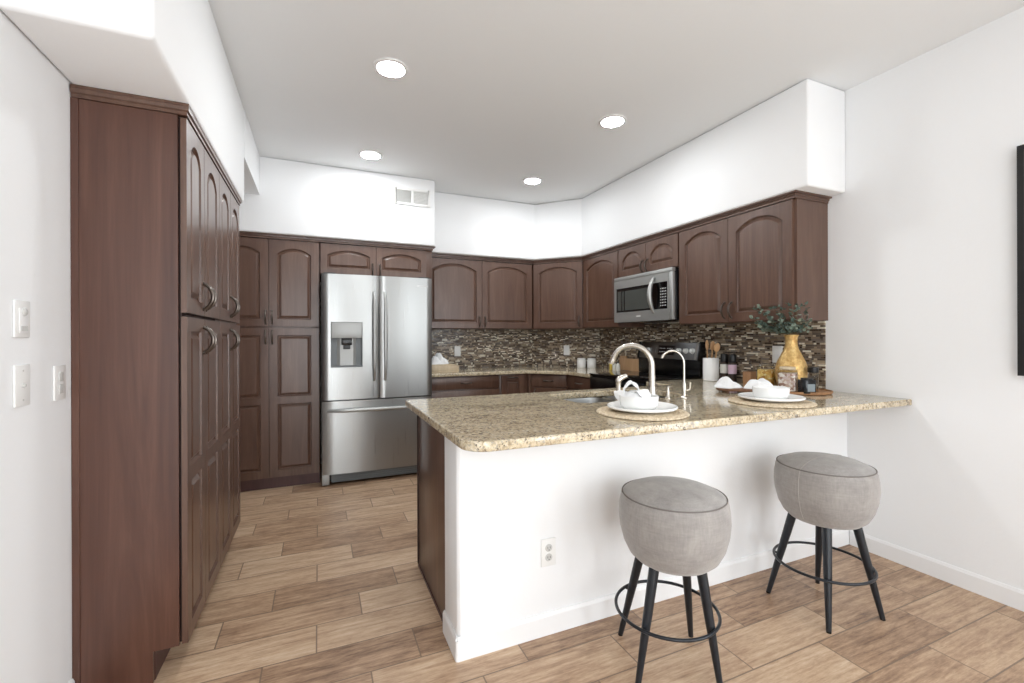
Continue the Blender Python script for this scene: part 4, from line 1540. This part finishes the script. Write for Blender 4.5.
jar('square glass jar of golden pasta behind the white towels', 2.672, 2.003, 0.100, 0.150, 'pasta', 0.31, 'glass')
jar('square glass jar of pink and brown snack mix in front of the gold vase', 2.585, 1.802, 0.100, 0.132, 'granola', 0.47, 'tray')
# gold vase and greenery
t = thing('vase', 'hammered gold bottle vase in the corner by the right wall', 'vase', (2.715, 1.868, TZ + 0.0003))
VP = [(0.0, 0.001), (0.085, 0.0), (0.105, 0.008), (0.128, 0.05), (0.138, 0.095), (0.134, 0.14), (0.116, 0.185), (0.088, 0.225), (0.063, 0.262),
      (0.052, 0.292), (0.050, 0.315), (0.054, 0.340), (0.064, 0.358), (0.060, 0.359), (0.050, 0.340), (0.046, 0.315), (0.046, 0.290), (0.0, 0.28)]
MB().lathe([(r_ * 0.66, z_ * 0.95) for r_, z_ in VP], 56).build('body', 'gold', t, smooth=True)
vx, vy, vz = 2.715, 1.868, TZ
t = thing('eucalyptus_bouquet', 'green eucalyptus sprigs arranged in the gold vase', 'plant', (vx, vy, vz + 0.272))
rnd = random.Random(21)
stems, leaves = MB(), MB()


def blocked(p):
    """inside or touching the wall cabinet over the vase"""
    return p.x + vx > 2.595 and p.y + vy > 1.755 and p.z + vz + 0.272 > 1.335


targets = []
while len(targets) < 40:
    # leaning out over the counter, away from the wall cabinet
    q_ = Vector((rnd.uniform(-0.21, 0.03), rnd.uniform(-0.17, 0.15), rnd.uniform(0.10, 0.25)))
    if blocked(q_) or math.hypot(q_.x + 0.12, q_.y) > 0.17:
        continue
    targets.append(q_)
for tg in targets:
    pts = []
    for k in range(11):
        q_ = k / 10
        if q_ < 0.3:
            e_ = q_ / 0.3
            p = Vector((tg.x, tg.y, 0)).normalized() * 0.026 * e_ + Vector((0, 0, 0.005 + 0.070 * e_))
        else:
            e_ = (q_ - 0.3) / 0.7
            st = Vector((tg.x, tg.y, 0)).normalized() * 0.026 + Vector((0, 0, 0.075))
            p = st.lerp(tg, e_) + Vector((0, 0, 0.02 * math.sin(PI * e_) * (0.2 if tg.z > 0.2 else -0.6)))
        pts.append(p)
    pts = [p for p in pts if not blocked(p)]
    if len(pts) < 7:
        continue
    m_ = len(pts)
    stems.tube(pts, [0.0020 - 0.0012 * k / (m_ - 1) for k in range(m_)], 5)
    for k in range(3, m_):
        for side in range(3):
            p = pts[k] + Vector((rnd.uniform(-.010, .010), rnd.uniform(-.010, .010), rnd.uniform(-.010, .010)))
            if p.z < 0.082:
                continue
            d = Vector((rnd.uniform(-1, 1), rnd.uniform(-1, 1), rnd.uniform(-0.3, 0.9))).normalized()
            L_ = rnd.uniform(0.014, 0.028)
            if blocked(p + d * L_ * 1.1) or (p + d * L_).z < 0.08:
                continue
            wv_ = d.cross(Vector((rnd.uniform(-1, 1), rnd.uniform(-1, 1), rnd.uniform(-1, 1)))).normalized()
            nn = d.cross(wv_).normalized()
            W_ = L_ * 0.40
            P5 = [p, p + d * L_ * .3 + wv_ * W_ * .9, p + d * L_ * .65 + wv_ * W_, p + d * L_ + nn * 0.003,
                  p + d * L_ * .65 - wv_ * W_, p + d * L_ * .3 - wv_ * W_ * .9, p + d * L_ * .5 + nn * 0.003]
            th_ = nn * 0.0007
            vs = P5 + [v_ - th_ for v_ in P5]
            fs = [(0, 1, 6), (1, 2, 6), (2, 3, 6), (3, 4, 6), (4, 5, 6), (5, 0, 6)]
            fs += [tuple(i + 7 for i in f_[::-1]) for f_ in fs]
            fs += [(i, (i + 1) % 6, (i + 1) % 6 + 7, i + 7) for i in range(6)]
            leaves.add([tuple(v_) for v_ in vs], fs)
stems.build('stems', 'stem', t)
leaves.build('foliage', 'leaf', t, kind='stuff')

t = thing('candle', 'small dark glass candle with grey label, at the front of the tray', 'candle', (2.600, 1.697, TZ + 0.0005))
MB().prism(rrect(-0.036, 0.036, -0.036, 0.036, 0.014), 0.0, 0.078).build('jar', 'candle', t, 0.003)
MB().box(-0.022, 0.022, -0.0370, -0.0362, 0.012, 0.055).build('label', 'candle_label', t)
MB().lathe([(0.0, 0.0782), (0.030, 0.0782), (0.032, 0.081), (0.030, 0.088), (0.0, 0.089)], 28).build('lid', 'lid_black', t, smooth=True)
t.rotation_euler = (0, 0, -0.35)
t = thing('mini_jar', 'small dark topped jar behind the candle, against the vase', 'jar', (2.727, 1.742, TZ + 0.0005), 0.2)
MB().lathe([(0.0, 0.0), (0.026, 0.0), (0.028, 0.004), (0.028, 0.100), (0.024, 0.108), (0.024, 0.112), (0, 0.112)], 28).build('jar', 'glass', t, smooth=True)
MB().lathe([(0.0, 0.1125), (0.028, 0.1125), (0.029, 0.116), (0.029, 0.142), (0.026, 0.145), (0.0, 0.145)], 28).build('lid', 'lid_black', t, smooth=True)

# crock with utensils
kx_, ky_ = 2.812, 2.582
t = thing('utensil_crock', 'white ridged cylindrical crock holding wooden utensils beside the range', 'crock', (kx_, ky_, CZ1 + 0.0003))
b = MB()
seg = 64
prof = [(0.0, 0.0), (0.054, 0.0), (0.057, 0.003), (0.057, 0.174), (0.055, 0.177), (0.052, 0.174), (0.052, 0.008), (0.0, 0.008)]
vs, fs = [], []
for r_, z_ in prof:
    for k in range(seg):
        rr_ = r_ + (0.0010 if (k % 4 < 2 and r_ > 0.0565) else 0)
        vs.append((rr_ * math.cos(2 * PI * k / seg), rr_ * math.sin(2 * PI * k / seg), z_))
for i in range(len(prof) - 1):
    for k in range(seg):
        k2 = (k + 1) % seg
        fs.append((i * seg + k, i * seg + k2, (i + 1) * seg + k2, (i + 1) * seg + k))
b.add(vs, fs).build('crock', 'porcelain', t, smooth=True)


def utensil(name, label, dx, dy, tx, ty, L_, head):
    t = thing(name, label, 'utensil', (kx_, ky_, CZ1 + 0.0095))
    a_ = Vector((dx, dy, 0.001))
    b_ = Vector((tx, ty, L_))
    d = (b_ - a_).normalized()
    MB().tube([a_, a_.lerp(b_, 0.5), b_], [0.0045, 0.0045, 0.005], 8).build('handle', 'utensil', t, smooth=True)
    # head faces the camera side
    sdv = Vector((0.85, -0.5, 0)).normalized()
    nn = d.cross(sdv).normalized()
    n = 18
    ring0, ring1 = [], []
    hw_, hl = head
    for k in range(n):
        a = 2 * PI * k / n
        p = b_ + d * (hl * 0.5 - hl * 0.5 * math.cos(a)) + sdv * (hw_ * math.sin(a))
        ring0.append(tuple(p + nn * 0.003))
        ring1.append(tuple(p - nn * 0.003))
    MB().add(ring0 + ring1, [tuple(range(n)), tuple(range(2 * n - 1, n - 1, -1))] + [(k, n + k, n + (k + 1) % n, (k + 1) % n) for k in range(n)]).build('head', 'utensil', t, 0.0015)
    return t


utensil('wooden_spatula', 'narrow wooden spatula leaning left in the white crock', -0.018, 0.012, -0.008, 0.028, 0.225, (0.012, 0.085))
utensil('wooden_spoon', 'wooden spoon with rounded head leaning right in the white crock', 0.012, -0.012, 0.010, -0.044, 0.215, (0.023, 0.070))
utensil('wooden_spoon', 'wooden spoon standing upright in the middle of the white crock', 0.006, 0.010, 0.006, -0.008, 0.225, (0.018, 0.075))

for i, (x, y, lb, lm) in enumerate(((2.870, 2.508, 'glass spice grinder with black cap and pale label, next to the white crock', 'label_white'),
                                    (2.868, 2.432, 'glass spice grinder with black cap and pink label, farther from the crock', 'label_pink'))):
    t = thing('spice_grinder', lb, 'spice grinder', (x, y, CZ1 + 0.0003), 0)
    MB().lathe([(0.0, 0.0), (0.027, 0.0), (0.029, 0.004), (0.029, 0.135), (0.022, 0.148), (0, 0.148)], 28).build('jar', 'spice', t, smooth=True)
    MB().lathe([(0.0293, 0.062), (0.0298, 0.063), (0.0298, 0.130), (0.0293, 0.131)], 28, cap=False).build('label', lm, t)
    MB().lathe([(0.0, 0.1485), (0.026, 0.1485), (0.027, 0.152), (0.025, 0.205), (0.022, 0.210), (0, 0.210)], 28).build('cap', 'lid_black', t, smooth=True)
o = MB().prism(rrect(-0.04, 0.04, -0.035, 0.035, 0.006), 0.0, 0.09).build('wooden_box', 'tray', None, 0.002)
o.location = (2.865, 2.275, CZ1 + 0.0003)
tag(o, 'small wooden box behind the white towels, against the backsplash', 'box')

# canisters on the angled counter
for x, y, lb in ((2.742, 4.345, 'white ceramic canister on the back counter, left of the pair'), (2.824, 4.262, 'white ceramic canister on the back counter, right of the pair')):
    t = thing('canister', lb, 'canister', (x, y, CZ1 + 0.0003), group='white canisters on the back counter')
    MB().lathe([(0.0, 0.0), (0.046, 0.0), (0.050, 0.005), (0.0505, 0.085), (0.048, 0.092), (0.0, 0.092)], 36).build('jar', 'porcelain', t, smooth=True)
    MB().lathe([(0.0, 0.0925), (0.0455, 0.0925), (0.047, 0.096), (0.046, 0.106), (0.042, 0.109), (0, 0.109)], 36).build('lid', 'porcelain', t, smooth=True)

# tan wooden boards / box left of the range back
t = thing('cutting_board', 'tan wooden cutting board leaning on the backsplash left of the range', 'cutting board', (2.898, 3.690, CZ1 + 0.0015), -R90)
mb = MB().box(-0.165, 0.165, -0.009, 0.009, 0.0, 0.125)
o = mb.build('board', 'cardboard', t, 0.003)
MB().prism([(-0.165, -0.009), (-0.06, -0.009), (-0.06, 0.009), (-0.165, 0.009)], 0.1255, 0.148).build('handle', 'cardboard', t, 0.003)
t.rotation_euler = (math.radians(-6), 0, -R90)
t.rotation_mode = 'ZYX' if False else 'XYZ'
t = thing('soap_bottle', 'small white labelled bottle in front of the tan cutting board', 'bottle', (2.79, 3.790, CZ1 + 0.0003))
MB().lathe([(0.0, 0.0), (0.020, 0.0), (0.022, 0.003), (0.022, 0.062), (0.010, 0.074), (0.008, 0.080), (0, 0.080)], 20).build('bottle', 'label_white', t, smooth=True)
MB().lathe([(0.0, 0.0803), (0.010, 0.0803), (0.010, 0.096), (0, 0.097)], 14).build('cap', 'lid_black', t, smooth=True)
t = thing('soap_bottle', 'small pale bottle with dark cap right beside the range', 'bottle', (2.785, 3.725, CZ1 + 0.0003))
MB().lathe([(0.0, 0.0), (0.020, 0.0), (0.022, 0.003), (0.022, 0.062), (0.010, 0.074), (0.008, 0.080), (0, 0.080)], 20).build('bottle', 'label_white', t, smooth=True)
MB().lathe([(0.0, 0.0803), (0.010, 0.0803), (0.010, 0.096), (0, 0.097)], 14).build('cap', 'lid_black', t, smooth=True)
t = thing('oil_bottle', 'slim yellow bottle on the back counter behind the faucet spout', 'bottle', (2.80, 3.860, CZ1 + 0.0003))
MB().lathe([(0.0, 0.0), (0.018, 0.0), (0.020, 0.003), (0.020, 0.090), (0.009, 0.110), (0.009, 0.125), (0, 0.126)], 20).build('bottle', 'oil', t, smooth=True)
MB().lathe([(0.0, 0.1265), (0.010, 0.1265), (0.010, 0.138), (0, 0.139)], 14).build('cap', 'oil', t, smooth=True)

# pale crate with white cloth beside the refrigerator
t = thing('wooden_crate', 'pale wood crate on the back counter beside the refrigerator', 'crate', (1.137, 4.425, CZ1 + 0.0003), 0.0)
b = MB()
b.box(-0.148, 0.148, -0.12, 0.12, 0.0, 0.01)
b.box(-0.148, 0.148, -0.12, -0.108, 0.0105, 0.066)
b.box(-0.148, 0.148, 0.108, 0.12, 0.0105, 0.066)
b.box(-0.148, -0.136, -0.1075, 0.1075, 0.0105, 0.066)
b.box(0.136, 0.148, -0.1075, 0.1075, 0.0105, 0.066)
b.build('box', 'crate', t, 0.002)
MB().box(-0.146, 0.125, -0.115, 0.11, 0.0665, 0.078).build('lid', 'crate', t, 0.003)
cloth('kitchen_towel', 'crumpled white towel on the pale crate beside the refrigerator', (1.105, 4.425, CZ1 + 0.0788), 0.20, 0.17, 0.115, 9, 0.2)
